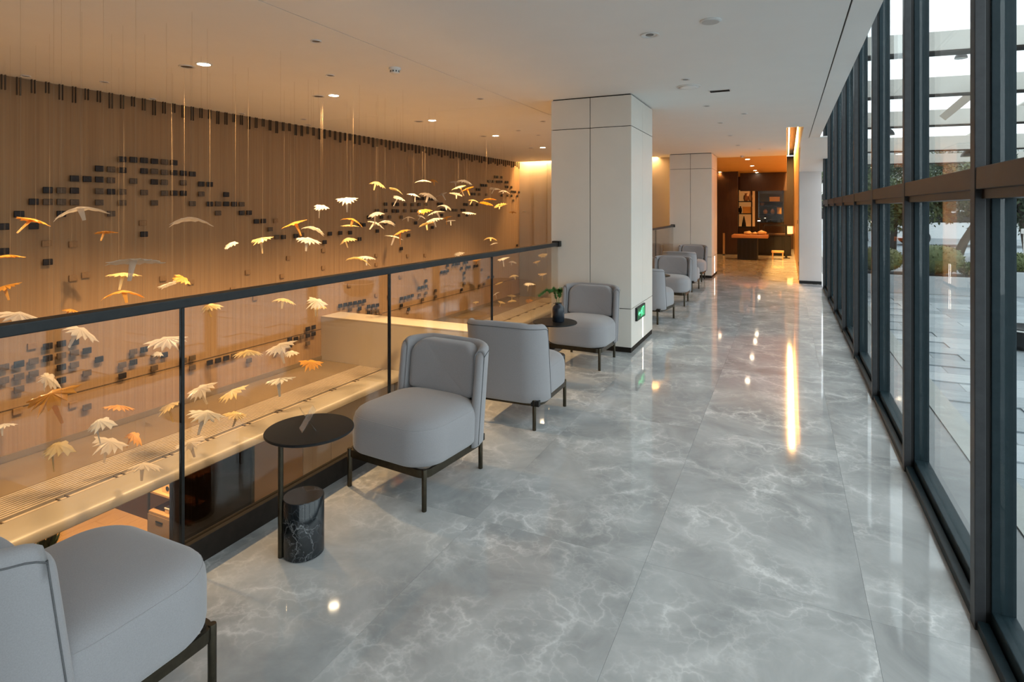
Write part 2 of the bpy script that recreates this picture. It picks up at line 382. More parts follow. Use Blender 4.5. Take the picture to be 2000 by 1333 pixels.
def ring_mesh(ro, ri, dep):
    return MB().lathe([(ri, 0), (ro, 0), (ro, -.006), (ri+.004, -dep*.4), (ri, 0)], 0, 0, 24, False, False).mesh('trim_ring', M['white_paint'], True, 40)
RING_S, RING_L = ring_mesh(.038, .026, .01), ring_mesh(.062, .046, .012)
LENS_ON = MB().lathe([(.001, -.004), (.046, -.004), (.046, .004), (.001, .004)], 0, 0, 24).mesh('lens', M['lamp_on'])
LENS_S = MB().lathe([(.001, -.002), (.026, -.002), (.026, .004), (.001, .004)], 0, 0, 20).mesh('lens', M['lamp_off'])
LENS_L = MB().lathe([(.001, .0), (.03, -.004), (.046, -.001), (.046, .004), (.001, .004)], 0, 0, 20).mesh('lens', M['lamp_off'], True, 40)
def fixture(name, x, y, label, cat, ring, lens, group=None):
    p = on_z(x, y, ZC); o = thing(name, label, cat, (p[0], p[1], ZC-.001), 0, group)
    link('trim_ring', ring, o); link('lens', lens, o); return o
lit = [(398, 125), (652, 186), (844, 235), (968, 265), (1060, 288)]
for i, (x, y) in enumerate(lit):
    o = fixture('downlight', x, y, f'glowing warm downlight over the atrium, {ORD[i]} from the left', 'downlight', RING_L, LENS_ON, 'lit atrium downlights')
    spot(0, 0, -.03, (185, 185, 192, 200, 185)[i], (1.0, .63, .30), 110, .65, .045, o)
for i, (x, y) in enumerate([(365, 130), (622, 188), (818, 237), (944, 266), (1036, 289)]):
    fixture('downlight', x, y, f'dark unlit round downlight left of the {ORD[i]} glowing atrium lamp', 'downlight', RING_L, LENS_L, 'unlit atrium downlights')
for i, yy in enumerate((1.55, -.1, -1.7)):                     # unseen lamps added to carry the row over the camera, lighting the left mural
    o = thing('downlight', f'added glowing warm downlight over the atrium out of frame, {ORD[i]} before the visible row', 'downlight', (-4.2, yy, ZC-.001), 0, 'lit atrium downlights')
    link('trim_ring', RING_L, o); link('lens', LENS_ON, o); spot(0, 0, -.03, 130, (1.0, .66, .34), 98, .7, .045, o)
small = [(50, 148), (204, 160), (298, 193), (472, 222), (593, 233), (602, 244), (617, 80), (645, 147), (938, 193), (1012, 255), (1060, 237), (1051, 264)]
for i, (x, y) in enumerate(sorted(small)):
    fixture('spotlight_recess', x, y, f'small dark recessed spotlight in the warm atrium ceiling, {ORD[i]} from the left', 'spotlight', RING_S, LENS_S, 'small atrium ceiling spots')
for i, (x, y) in enumerate([(1269, 68), (1339, 155), (1380, 207), (1407, 240), (1426, 265), (1441, 284)]):
    fixture('downlight', x, y, f'small unlit downlight in the corridor ceiling, {ORD[i]} of the row counted from the front', 'downlight', RING_S if i else RING_L, LENS_S, 'corridor downlight row')
for i, (x, y) in enumerate([(1453, 222), (1484, 291)]):
    fixture('downlight', x, y, ('pale flush ceiling disc right of the corridor downlight row', 'pale flush ceiling disc far back before the amber lounge')[i], 'downlight', RING_S, LENS_S)
p = on_z(1388, 40, ZC); o = thing('ceiling_access_disc', 'grey round cover plate on the corridor ceiling near the front', 'cover plate', (*p, ZC))
MB().lathe([(.062, 0), (.064, -.006), (.058, -.011)], 0, 0, 32).build('cover', M['white_paint'], o, True, 40); MB().lathe([(.052, -.011), (.05, -.013)], 0, 0, 32).build('cap', M['greywall'], o)
p = on_z(1345, 169, ZC); o = thing('ceiling_speaker', 'round white ceiling speaker beside the dark oblong vent', 'speaker', (*p, ZC))
MB().lathe([(.11, 0), (.11, -.006), (.098, -.010)], 0, 0, 32).build('rim', M['white_paint'], o, True, 40); MB().lathe([(.095, -.010), (.06, -.013), (.001, -.014)], 0, 0, 32).build('grille', M['ceil'], o, True)
p = on_z(1406, 177, ZC); o = thing('slot_vent', 'dark oblong vent in the white corridor ceiling', 'vent', (*p, ZC), math.radians(0))
MB().box(-.105, .105, -.055, .055, -.005, 0).build('frame', M['white_paint'], o); MB().box(-.09, .09, -.04, .04, -.008, -.004).build('opening', M['gap'], o)
for k in range(4): MB().box(-.09, .09, -.034+k*.02, -.030+k*.02, -.010, -.008).build('slat', M['blackmetal'], o)
def smoke(x, y, label):
    p = on_z(x, y, ZC); o = thing('smoke_detector', label, 'smoke detector', (*p, ZC))
    MB().lathe([(.05, 0), (.05, -.014), (.046, -.018)], 0, 0, 28).build('base', M['white_paint'], o, True, 40)
    MB().lathe([(.040, -.018), (.036, -.040), (.028, -.046), (.001, -.047)], 0, 0, 28).build('sensor_head', M['white_paint'], o, True, 40)
    for k in range(10):
        a = k*math.pi/5; MB().box(-.004, .004, -.001, .001, -.036, -.024).build('slot', M['gap'], o).matrix_local = Matrix.Translation((.0395*math.cos(a), .0395*math.sin(a), 0)) @ Matrix.Rotation(a+math.pi/2, 4, 'Z')
smoke(771, 133, 'white smoke detector on the warm atrium ceiling')
smoke(1450, 304, 'small dark smoke detector at the edge of the amber lounge ceiling')

# ================================================================== PILLARS
def pillar(x0, x1, y0, y1, label, group):
    o = thing('pillar', label, 'pillar', ((x0+x1)/2, (y0+y1)/2, 0), 0, group)
    hx, hy = (x1-x0)/2, (y1-y0)/2; t = .014; g = .007
    MB().box(-hx+t, hx-t, -hy+t, hy-t, 0, ZC).build('core', M['gap'], o)
    MB().box(-hx+.004, hx-.004, -hy+.004, hy-.004, 0, .048).build('plinth', M['shoe'], o)
    zs = [.052, H-1.015, H+.831, ZC-.012]
    for j in range(3):
        a, b = zs[j]+(g/2 if j else 0), zs[j+1]-(g/2 if j < 2 else 0)
        for (u0, u1) in ((-hx, 0), (0, hx)):
            ua, ub = u0+(g/2 if u0 == 0 else 0), u1-(g/2 if u1 == 0 else 0)
            MB().bbox(ua, ub, -hy, -hy+t, a, b, .0015).build('panel', M['panel'], o); MB().bbox(ua, ub, hy-t, hy, a, b, .0015).build('panel', M['panel'], o)
        for (u0, u1) in ((-hy+t, 0), (0, hy-t)):
            ua, ub = u0+(g/2 if u0 == 0 else 0), u1-(g/2 if u1 == 0 else 0)
            MB().bbox(hx-t, hx, ua, ub, a, b, .0015).build('panel', M['panel'], o); MB().bbox(-hx, -hx+t, ua, ub, a, b, .0015).build('panel', M['panel'], o)
    MB().box(hx-.004, hx+.002, -.004+.012, .004+.012, .06, .42).build('light_strip', M['led'], o)
    return o
PG = 'panelled pillars'
pillar(-2.275, -1.414, 5.813, 6.823, 'large cream panelled pillar beside the railing with an exit sign', PG)
pillar(-2.275, -1.414, 12.75, 13.76, 'cream panelled pillar farther back where the amber lounge begins', PG)
# exit sign on the aisle side of the first pillar
EX = -1.414
Y0, Y1 = on_x(1240.5, 610, EX)[0], on_x(1256.5, 610, EX)[0]; Z0, Z1 = on_x(1240.5, 628, EX)[1], on_x(1240.5, 602, EX)[1]
ex = thing('exit_sign', 'green emergency exit sign low on the cream pillar', 'exit sign', (EX, (Y0+Y1)/2, Z0))
hw = (Y1-Y0)/2; hh = Z1-Z0
MB().bbox(0, .022, -hw, hw, 0, hh, .003).build('housing', M['blackmetal'], ex)
MB().box(.022, .0235, -hw+.012, hw-.012, .012, hh-.012).build('green_panel', emis('exit_green', (.004, .10, .028), .12), ex)
gi = emis('exit_symbol_glow', (.12, .9, .36), .38)
def sym(pts, name):                      # flat symbol in (along aisle, up), thin plate on the panel
    vs = [(.0236, a*hw, .012+b*(hh-.024)) for a, b in pts]+[(.0246, a*hw, .012+b*(hh-.024)) for a, b in pts]; n = len(pts)
    MB().add(vs, [tuple(range(n)), tuple(range(2*n-1, n-1, -1))]+[(i, (i+1) % n, n+(i+1) % n, n+i) for i in range(n)]).build(name, gi, ex)
sym([(-.78, .5), (-.55, .75), (-.55, .58), (-.22, .58), (-.22, .42), (-.55, .42), (-.55, .25)], 'arrow')
sym([(.20, .95), (.62, .95), (.62, .10), (.54, .10), (.54, .87), (.28, .87), (.28, .10), (.20, .10)], 'door_outline')
sym([(.06+.07*math.cos(a*math.pi/4), .82+.07*math.sin(a*math.pi/4)) for a in range(8)], 'figure_head')
sym([(-.02, .72), (.14, .72), (.12, .46), (.34, .30), (.28, .24), (.04, .38), (-.06, .10), (-.16, .12), (-.04, .46), (-.16, .62), (-.24, .50), (-.30, .54), (-.14, .74)], 'running_figure')

# ================================================================== GLASS BALUSTRADES
def balustrade(y0, y1, joints, label, cap):
    o = thing('glass_balustrade', label, 'balustrade', (XR-.03, y0, 0), 0, 'glass balustrades along the gallery edge')
    L = y1-y0; zt = H-.36
    MB().bbox(-.012, .03, 0, L, 0, .10, .003).build('base_channel', M['shoe'], o)
    MB().box(-.018, -.012, 0, L, -.42, .10).build('slab_edge_cover', M['shoe'], o)
    hr = MB().bbox(-.03, .03, 0, L, zt-.038, zt, .004).build('handrail', M['rail'], o)
    if cap: MB().bbox(-.042, .042, L-.06, L, zt-.045, zt+.014, .003).build('end_cap', M['blackmetal'], hr)
    js = [0]+[j-y0 for j in joints]+[L]
    for a, b in zip(js, js[1:]):
        MB().box(-.006, .006, a+.006, b-.006, .10, zt-.036).build('glass_panel', M['glass'], o)
    for j in js[1:-1]: MB().box(-.008, .008, j-.006, j+.006, .09, zt-.03).build('joint_strip', M['blackmetal'], o)
    return o
balustrade(YB+.05, 5.808, [-7.9, -6.55, -5.2, -3.85, -2.5, -1.16, .20, 1.557, 2.909, 4.281], 'long glass railing with dark handrail beside the near armchairs', True)
balustrade(6.828, 12.745, [8.2, 9.56, 10.92], 'far glass railing with dark handrail between the two pillars', True)

# ================================================================== MURAL OF HANGING TILES
XT = XW+.032
tiles = []
def tl(x0, y0, sc, pts):
    for p in pts: tiles.append((x0+p[0]/sc, y0+p[1]/sc, p[2]))
D, Mi = 'D', 'M'
tl(0, 290, 5.553, [(1378,122,D),(1493,127,D),(1605,133,D),(1130,222,D),(1253,230,Mi),(1378,240,D),(1605,248,D),(873,330,D),(998,335,D),(1130,340,D),(1253,348,Mi),(1493,357,Mi),
 (587,455,D),(733,458,Mi),(873,460,D),(1130,466,Mi),(1253,472,D),(1378,474,Mi),(1605,480,Mi),(442,580,D),(587,582,Mi),(733,582,Mi),(873,586,Mi),(1130,588,Mi),(1378,592,Mi),
 (127,714,D),(287,712,D),(733,710,D),(1253,708,Mi),(442,842,D),(1605,930,D),(592,1228,D),(0,850,D),(0,1120,D)])
tl(270, 290, 5.553, [(207,142,D),(319,150,Mi),(424,158,D),(207,252,Mi),(319,262,Mi),(424,267,D),(518,272,D),(616,280,D),(207,365,D),(319,370,Mi),(518,375,Mi),(713,388,D),(806,392,D),
 (319,487,Mi),(424,487,D),(518,488,D),(713,496,Mi),(980,502,D),(207,592,Mi),(620,600,Mi),(806,604,D),(891,602,Mi),(980,603,D),(1062,605,D),(1148,607,Mi),(891,702,Mi),(1145,700,D),(1228,698,D),
 (1302,792,D),(1377,788,D),(1450,878,Mi),(1520,962,Mi),(1590,962,D)])
tl(540, 330, 6.667, [(108,885,D),(268,875,D),(340,860,Mi),(635,955,D),(702,845,D),(838,835,D),(962,832,D),(1090,915,D),(1145,730,D),(1080,722,D),(1195,632,D),(1255,632,Mi),(1368,630,D),(1475,628,Mi),
 (1420,545,D),(1330,545,D),(1422,460,D),(1525,460,D),(1585,462,D),(1680,465,Mi),(1765,467,Mi),(1855,465,Mi),(1940,465,Mi),(1540,550,D),(1585,550,D),(1678,548,Mi),(1765,546,Mi),(1810,546,Mi),(1895,540,D),
 (1625,630,Mi),(1425,712,Mi),(1527,712,Mi),(1625,712,Mi),(1812,705,D),(1318,810,D),(1720,865,D),(1625,1040,D),(1850,385,D),(1900,385,D),(1950,386,D)])
tl(780, 320, 7.014, [(1315,180,D),(1355,183,D),(1395,186,D)]+[(1220+38*i,240+2*i,D) for i in range(8)]+[(1130,295,D),(1165,297,D),(1200,299,D),(1262,300,Mi),(1300,302,Mi),(1390,310,Mi),(1455,318,D),(1490,320,D),(1525,322,D)]
 +[(1060,354,D),(1100,356,D),(1140,358,D),(1190,362,Mi),(990,415,D),(1035,417,D),(1100,420,Mi),(1190,425,Mi)]+[(1525+35*i,382+3*i,D) for i in range(4)]+[(1400,435,D),(1480,438,Mi),(1530,440,D),(1612,445,D),(1565,505,Mi)]
 +[(240+42*i,475+2*i,D) for i in range(6)]+[(545,552,D),(585,553,D),(885,558,D),(925,560,D),(1000,563,Mi),(1065,562,D),(590,632,D),(630,634,D),(700,635,Mi),(740,636,Mi),(780,637,Mi),(850,636,D),(895,637,D),(575,705,D),(810,710,D),(920,705,D),
 (25,815,D),(225,808,D),(460,872,D),(125,985,D),(25,1165,D),(1615,1120,D)])
tl(0, 630, 6.667, [(553,325,D),(727,293,D),(897,273,D),(1068,382,D),(555,482,D),(735,447,Mi),(905,413,Mi),(10,595,Mi),(183,557,D),(375,520,Mi),(735,600,D),(907,567,Mi),(1225,497,D),(15,765,Mi),(187,722,Mi),(375,685,Mi),
 (745,770,D),(1072,675,Mi),(187,885,Mi),(1535,570,Mi),(1675,535,D),(1535,712,D),(1675,398,Mi),(1817,368,D),(1955,465,Mi),(1950,610,Mi),(1077,1120,Mi)])
tl(200, 600, 6.667, [(745,640,D),(1000,715,Mi),(1140,672,Mi),(1230,775,Mi),(1345,738,D),(1455,710,D),(1562,680,D),(1750,625,Mi),(1955,685,Mi)])
tl(440, 560, 6.667, [(1105,545,D),(1170,525,D),(800,700,D),(870,695,D),(948,675,D),(1025,650,Mi),(1100,632,D),(1168,612,D),(1105,732,Mi),(1510,248,D),(1560,237,D),(1610,228,D),(1655,220,D),(1700,211,D),(1760,200,D),(1815,187,D),
 (1635,300,Mi),(1760,287,D),(1880,258,D),(1930,250,D),(1985,242,D),(1860,342,D),(1905,335,Mi),(1985,320,Mi),(870,765,D),(630,860,Mi),(680,850,Mi)])
tl(780, 480, 6.25, [(600+47*i,242-8*i,D) for i in range(6)]+[(770+45*i,275-7*i,D) for i in range(5)]+[(1000,297,Mi),(510,327,D),(555,320,D),(600,307,D),(800,332,D),(800,395,Mi),(795,465,Mi),(770,537,D),(335,430,D),(240,520,D),(290,507,D),(345,493,D),
 (335,577,Mi),(240,605,Mi),(10,650,D),(60,640,D),(110,627,D),(155,613,D),(440,552,Mi),(445,625,Mi),(285,660,Mi),(120,775,D),(10,737,D),(985,490,Mi),(1040,470,Mi),(1090,387,D),(1150,380,D)])
mur = thing('tile_mural', 'hanging mural of dark square tiles forming mountain ridges before the tan wall', 'wall art', (XT, 0, ZL))
TD = [MB().bbox(-.009, .009, -.038, .038, -.029, .029, .006).mesh('tile', M[k]) for k in ('tile_dark', 'tile_mid', 'tile_pale')]
used = set(); cells = []
for (px, py, k) in tiles:
    Y, Z = on_x(px, py, XT); i = round((Y-2.69)/.1105)
    key = (i, round((Z-.01)/.112))
    if key in used: continue
    used.add(key); cells.append((i, Z, k))
for (i, Z, k) in cells:
    link('tile', TD[0 if k == D else 1], mur, (.0, 2.69+.1105*i, Z-ZL))
rnd = random.Random(3); n = 0
while n < 46:                                                          # pale tiles scattered below the ridges
    i = rnd.randint(-14, 60); Z = rnd.uniform(-.45, 1.35); key = (i, round((Z-.01)/.112))
    if key in used: continue
    used.add(key); link('tile', TD[2], mur, (-.020, 2.69+.1105*i, Z-ZL)); n += 1
wc = MB()
for i in range(-60, 98):
    y = 2.69+.1105*i
    for dy in (-.014, .014): wc.box(-.0005, .0005, y+dy-.0005, y+dy+.0005, .06, ZC-ZL)
o = wc.build('wire_curtain', M['wire'], mur); o['kind'] = 'stuff'
shade_bars = MB()  # dark bars stand in for shadow at the tops of the wires
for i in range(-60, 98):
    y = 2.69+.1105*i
    for dy in (-.016, .010): shade_bars.box(-.010, .010, y+dy-.0028, y+dy+.0028, ZC-ZL-.13-.03*math.sin(i*1.7), ZC-ZL)
o = shade_bars.build('wire_top_shade', M['shade_and_fittings'], mur); o['kind'] = 'stuff'

# ================================================================== LOWER LEDGE, PARAPET, GROUND FLOOR
PY = 6.52
def ledge(y0, y1, lab):
    lo = thing('lower_ledge', lab, 'ledge', (-5.35, y0, ZL), 0, 'cream ledges at the mural wall'); L = y1-y0
    MB().box(-.78, -.09, 0, L, -.14, 0).build('ledge_slab', M['ledge'], lo)
    MB().box(-.09, .36, 0, L, -.14, -.06).build('grille_tray', M['dark_void'], lo)
    for k in range(11):
        x = -.085+k*.036; MB().box(x, x+.019, 0, L, -.03, -.002).build('slat', M['slat'], lo)
    MB().box(.325, .352, 0, L, -.06, -.012).build('rail_strip', M['slat'], lo)
    y = .2
    while y < L-.2:
        for d in (0, .06): MB().box(.31, .37, y+d, y+d+.01, -.05, -.004).build('bracket', M['shade_and_fittings'], lo)
        y += .42
    prof = [(.365, -.03), (.375, -.004), (.40, .0), (.56, -.001), (.62, -.006), (.665, -.020), (.685, -.045), (.69, -.085), (.67, -.10), (.365, -.10)]
    MB().loft([[(x, yy, z) for x, z in prof] for yy in (0, L)]).build('coping', M['coping'], lo, True, 35)
ledge(YB, PY-.006, 'cream ledge with linear grille below the mural, in front of the parapet')
ledge(PY+.41, YE-.11, 'cream ledge with linear grille below the mural, beyond the parapet')
par = thing('parapet', 'thick white parapet crossing the atrium below the railing', 'parapet', ((XW+XR-.09)/2, PY+.2, ZG))
hx = (XR-.09-XW)/2
MB().box(-hx, hx, -.2, .2, 0, H-1.575-ZG-.02).build('body', M['cream'], par)
MB().bbox(-hx, hx, -.205, .205, H-1.575-ZG-.02, H-1.575-ZG, .004).build('coping', M['cream'], par)
gf = struct(MB().box(-12.5, XR-.05, YB, YE, ZG-.05, ZG-.004).build('floor_lower', M['oak']))
k = 0
for x in [-12.4+.30*i for i in range(20)]:
    for y in (1.6+(.5 if k % 2 else 0), 3.6+(.5 if k % 2 else 0), 5.6+(.5 if k % 2 else 0)): MB().box(x, x+.297, y, y+1.997, ZG-.004, ZG).build('plank', M['oak'], gf)
    k += 1
k = 0
for x in (-4.55, -3.75, -2.95):
    for y in [YB+.8+.8*i for i in range(18)]: MB().box(x, x+.796, y, y+.796, ZG-.004, ZG).build('bounce_tile', M['pale_stone'], gf)  # unseen pale lobby tiles added to bounce warm light up to the ceiling
struct(MB().box(XR-.08, XR-.05, YB, YE, ZG, -.4).build('wall_lower_right', M['dark_wood']))
struct(MB().box(-12.6, -12.5, YB, YE, ZG, ZL-.14).build('wall_lower_left', M['dark_wood']))
struct(MB().box(-12.5, XW-.1, YB, YE, ZL-.16, ZL-.142).build('ceiling_lower', M['dark_wood']))
# shop front under the ledge
XSF = -4.83
sw = struct(MB().box(XSF-.1, XSF-.012, on_x(497, 900, XSF)[0], PY, ZG, ZL-.15).build('wall_lower_shop', M['gap']))
ys = [on_x(497, 900, XSF)[0], on_x(592, 900, XSF)[0], on_x(647, 900, XSF)[0], PY-.02]
for a, b, m in zip(ys, ys[1:], ('brown_gloss', 'cream', 'cream')):
    MB().bbox(XSF-.012, XSF, a+.003, b-.003, ZG, ZL-.16, .002).build('panel', M[m], sw)
sg = thing('wall_sign', 'three small dark round marks with a short caption on the cream wall below', 'sign', (XSF, *on_x(704, 876, XSF)))
for k in range(4): 
    o = MB().lathe([(.0, 0), (.028, 0), (.028, .004), (.0, .004)], 0, 0, 20, False, False).build('disc', M['blackmetal'], sg); o.rotation_euler = (0, math.pi/2, 0); o.location = (0, (k-1)*.075, 0)
MB().box(0, .003, -.06, .09, -.055, -.047).build('caption', M['shade_and_fittings'], sg)
YD0, YD1 = on_x(338, 1000, XSF)[0], ys[0]
dr = struct(MB().box(XSF-.05, XSF, YD0, YD0+.09, ZG, ZL-.15).build('door_1', M['dark_wood']))
MB().box(XSF-.05, XSF, YD1-.02, YD1, ZG, ZL-.15).build('door_jamb', M['bronze'], dr)
MB().box(XSF-.03, XSF-.02, YD0+.09, YD1-.02, ZG+.02, ZL-.15).build('pane', glass('dark_tinted_glass', (.10, .075, .06), .08), dr)
bar = MB().tube([(XSF+.03, YD0+.35, ZG+1.15), (XSF+.03, YD1-.12, ZG+1.15)], .012, 8).build('push_bar', M['bronze'], dr)
MB().box(XSF-.6, XSF-.08, YD0+.10, YD1-.05, ZG+.0, ZG+.03).build('door_mat', M['dark_void'], dr)
# lit timber shelf seen under the ledge, its front to the camera
YSH = 4.35
X0 = on_y(288, 1000, YSH)[0]; WS = .85
z1, z2 = on_y(291, 998, YSH)[1]-ZG, on_y(299, 961, YSH)[1]-ZG
sh = thing('display_shelf', 'small lit timber display shelf under the cream ledge', 'shelf', (X0, YSH, ZG))
for z in (z1, z2, z2+.30): MB().box(.015, WS, 0, .36, z-.022, z).build('shelf_board', M['oak'], sh)
MB().bbox(0, WS, .01, .36, .05, z1-.024, .004).build('cabinet', M['brown_gloss'], sh)
for k in range(2): MB().box(.01+k*.42, .42+k*.42, -.004, .012, z1-.30, z1-.03).build('drawer', M['brown_gloss'], sh); MB().box(.16+k*.42, .28+k*.42, -.012, -.004, z1-.10, z1-.085).build('handle', M['blackmetal'], sh)
for sx in (0, WS-.02): MB().box(sx, sx+.02, .0, .02, 0, z2+.32).build('post', M['blackmetal'], sh); MB().box(sx, sx+.02, .34, .36, 0, z2+.32).build('post', M['blackmetal'], sh)
MB().box(0, WS, .36, .37, 0, z2+.32).build('back_panel', M['oak'], sh)
bs_, bl_ = mat('box_side', (.62, .40, .18), .5), mat('box_lid', (.85, .80, .70), .5)
for (nm, dx, z, wd, h, lab) in (('keepsake_box', .30, z2, .20, .15, 'pale-lidded box with a dark dial on the upper lit shelf'), ('keepsake_box', .36, z1, .22, .07, 'flat pale-lidded box on the lower lit shelf')):
    o = thing(nm, lab, 'box', (X0+dx, YSH+.14, ZG+z), 0, 'boxes on the lit shelf')
    MB().bbox(-wd/2, wd/2, -.10, .10, 0, h*.75, .004).build('body', bs_, o); MB().bbox(-wd/2-.004, wd/2+.004, -.104, .104, h*.75, h, .004).build('lid', bl_, o)
    MB().lathe([(.0, 0), (.028, 0), (.028, .004), (.0, .004)], 0, 0, 14, False, False).build('dial', M['blackmetal'], o).matrix_local = Matrix.Translation((0, -.10, h*.38)) @ Matrix.Rotation(math.pi/2, 4, 'X')
spot(X0+.45, YSH-.25, ZL-.2, 60, WARM, 90, .6, .03, None, (X0+.4, YSH+.18, ZG+z1))
struct(MB().box(-12.5, -6.2, 6.52, 6.60, ZG, ZL-.16).build('wall_lower_back', M['dark_wood']))
spot(-10.0, 5.6, ZL-.2, 260, WARM, 110, .8, .05)
spot(-7.2, 6.0, ZL-.2, 30, WARM, 110, .8, .05)
# dark planter and leaves on the lower floor at the far left
pp = on_z(85, 1085, ZG+.5)
pl = thing('floor_planter', 'black planter with dark leaves on the lower timber floor', 'planter', (pp[0], pp[1], ZG))
MB().lathe([(.16, 0), (.22, .42), (.20, .43), (.18, .40)], 0, 0, 20).build('pot', M['blackmetal'], pl, True, 40)
lf = MB(); r2 = random.Random(5)
for k in range(60):
    a = r2.uniform(0, 6.28); e = r2.uniform(.2, 1.3); L = r2.uniform(.25, .5); d = Vector((math.cos(a)*math.cos(e), math.sin(a)*math.cos(e), math.sin(e))); s = Vector((-math.sin(a), math.cos(a), 0))*.04
    b = Vector((0, 0, .4)); m_ = b+d*L*.55; lf.add([b, m_+s, b+d*L, m_-s], [(0, 1, 2, 3)])
lf.build('foliage', noisy('dark_leaf', (.012, .03, .018), (.03, .05, .03), 8, .5), pl)

# ================================================================== CAST GLASS LEAVES
def leaf_mesh(kind, mname):
    """bird-like cast glass leaf of unit span: pointed wings, ragged fan-shaped rear edge, arched section"""
    rg = random.Random(kind*13+1); mb = MB(); th = .012
    droop = (.14, .40, .08, .80, .25)[kind]; tl_ = (.44, .36, .54, .30, .50)[kind]; asym = (0, .22, -.18, .3, -.28)[kind]; fan = (1.0, .85, 1.2, .75, 1.3)[kind]
    key = [(.52, -.01), (.39, .055), (.45, .15), (.29, .11), (.34, .26), (.18, .17), (.19, .37), (.07, .25), (.0, .33)]
    rear = [(x*rg.uniform(.93, 1.05), y*fan*rg.uniform(.85, 1.15)) for x, y in key]
    rear2 = [(-x*rg.uniform(.93, 1.05), y*fan*rg.uniform(.85, 1.15)) for x, y in reversed(key[:-1])]
    frontk = [(-.40, -.03), (-.26, -.055), (-.14, -.05), (-.05, -.10), (.05, -.10), (.14, -.05), (.26, -.055), (.40, -.03)]
    kp = rear+rear2+frontk; ol = []
    for i in range(len(kp)):
        p, q = kp[i], kp[(i+1) % len(kp)]
        ol += [p, ((p[0]+q[0])/2, (p[1]+q[1])/2)]
    n = len(ol); top = []; bot = []; ks = (1, .82, .6, .35, .08)
    for k in ks:
        for (x, y) in ol:
            X, Y = x*k, .06+(y-.06)*k
            z = -droop*X*X*.9+asym*X*.35-.25*max(0, Y-.02)**1.3+.010*math.sin(X*34)*k+.05*(1-k)
            t_ = th*(.35+.65*(1-k))
            top.append((X, Y, z+t_)); bot.append((X, Y, z-t_))
    n0 = len(top); fs = []
    for j in range(len(ks)-1):
        for i in range(n):
            q = (i+1) % n; fs.append((j*n+i, j*n+q, (j+1)*n+q, (j+1)*n+i)); fs.append((n0+j*n+i, n0+(j+1)*n+i, n0+(j+1)*n+q, n0+j*n+q))
    for i in range(n): q = (i+1) % n; fs.append((i, n0+i, n0+q, q))
    fs.append(tuple((len(ks)-1)*n+i for i in range(n))); fs.append(tuple(n0+(len(ks)-1)*n+i for i in reversed(range(n))))
    mb.add(top+bot, fs)
    return mb.mesh('wings', M[mname], True, 50), tl_
def tail_mesh(L, mname):
    rings = []
    for i in range(8):
        s = i/7; y = .15+.10*s*(1+.8*L); z = -.02-L*s**1.25; w_ = .060*(1-.55*s)+.006; t_ = .014*(1-.5*s)
        rings.append([(-w_, y, z), (0, y+t_, z+t_*.3), (w_, y, z), (0, y-t_, z-t_*.3)])
    return MB().loft(rings).mesh('tail', M[mname], True, 70)
LEAF = {}
for code, mname in (('c', 'clear_leaf'), ('w', 'white_leaf'), ('y', 'honey_leaf'), ('a', 'amber_leaf')):
    LEAF[code] = []
    for k in range(5):
        wm_, tl2 = leaf_mesh(k, mname); LEAF[code].append((wm_, tail_mesh(tl2, mname)))
WIRE = MB().box(-.0003, .0003, -.0003, .0003, 0, 1).mesh('wire', M['wire'])
leaves = [(157,410,80,'c'),(70,433,58,'a'),(208,455,40,'a'),(375,430,70,'c'),(455,475,46,'w'),(513,466,42,'y'),(20,502,58,'a'),(265,513,92,'c'),(242,536,52,'y'),(10,560,48,'a'),(240,572,65,'a'),(337,555,48,'w'),(360,545,50,'a'),(40,615,85,'c'),(140,606,36,'a'),
 (575,437,45,'a'),(612,447,42,'w'),(602,467,46,'w'),(630,403,40,'w'),(678,388,38,'w'),(738,357,36,'y'),(775,372,36,'y'),(690,430,40,'a'),(685,442,36,'y'),(678,467,38,'y'),(702,506,44,'y'),(715,502,34,'w'),(735,437,38,'c'),(752,434,38,'w'),(738,416,38,'c'),(782,387,34,'w'),(808,380,30,'w'),(825,354,30,'c'),(846,352,24,'a'),(838,380,36,'c'),(862,380,22,'w'),(798,425,24,'c'),(787,452,42,'a'),(770,463,32,'c'),(830,410,30,'a'),(868,403,28,'w'),(850,415,34,'c'),(848,428,32,'w'),(824,423,20,'w'),(833,438,28,'y'),(875,424,22,'a'),(880,432,18,'w'),(908,353,28,'w'),(887,355,22,'c'),(895,366,30,'y'),(890,380,26,'c'),(912,370,26,'a'),(925,392,24,'y'),(957,390,24,'a'),(950,399,26,'a'),(978,402,26,'y'),(967,370,22,'w'),(985,374,22,'w'),(916,416,26,'w'),(1001,415,14,'a'),(1022,413,15,'w'),(958,466,24,'y'),(964,476,16,'w'),(897,494,22,'w'),
 (160,645,70,'c'),(325,662,66,'c'),(312,690,26,'w'),(410,597,48,'y'),(475,578,26,'a'),(555,585,42,'y'),(622,588,46,'w'),(627,598,40,'y'),(97,737,62,'c'),(105,768,88,'a'),(485,687,50,'y'),(548,674,55,'c'),(568,688,38,'w'),(608,707,42,'a'),(232,794,50,'a'),(335,790,50,'y'),(202,822,80,'w'),(393,757,54,'c'),(455,764,54,'y'),(548,741,56,'w'),(405,806,64,'w'),(460,808,48,'y'),(265,850,54,'a'),(218,862,62,'c'),(120,869,92,'y'),(8,830,40,'w'),(372,862,54,'c'),(283,908,62,'c'),
 (984,505,24,'w'),(1001,511,18,'c'),(1004,538,19,'y'),(975,553,17,'y'),(970,573,17,'w'),(999,577,17,'y'),(1000,587,17,'y'),(980,590,17,'y'),(1035,554,24,'w'),(1060,535,18,'y'),(1060,497,18,'y'),(1048,511,15,'y'),(929,590,12,'y'),(1034,586,17,'a'),(931,506,18,'a')]
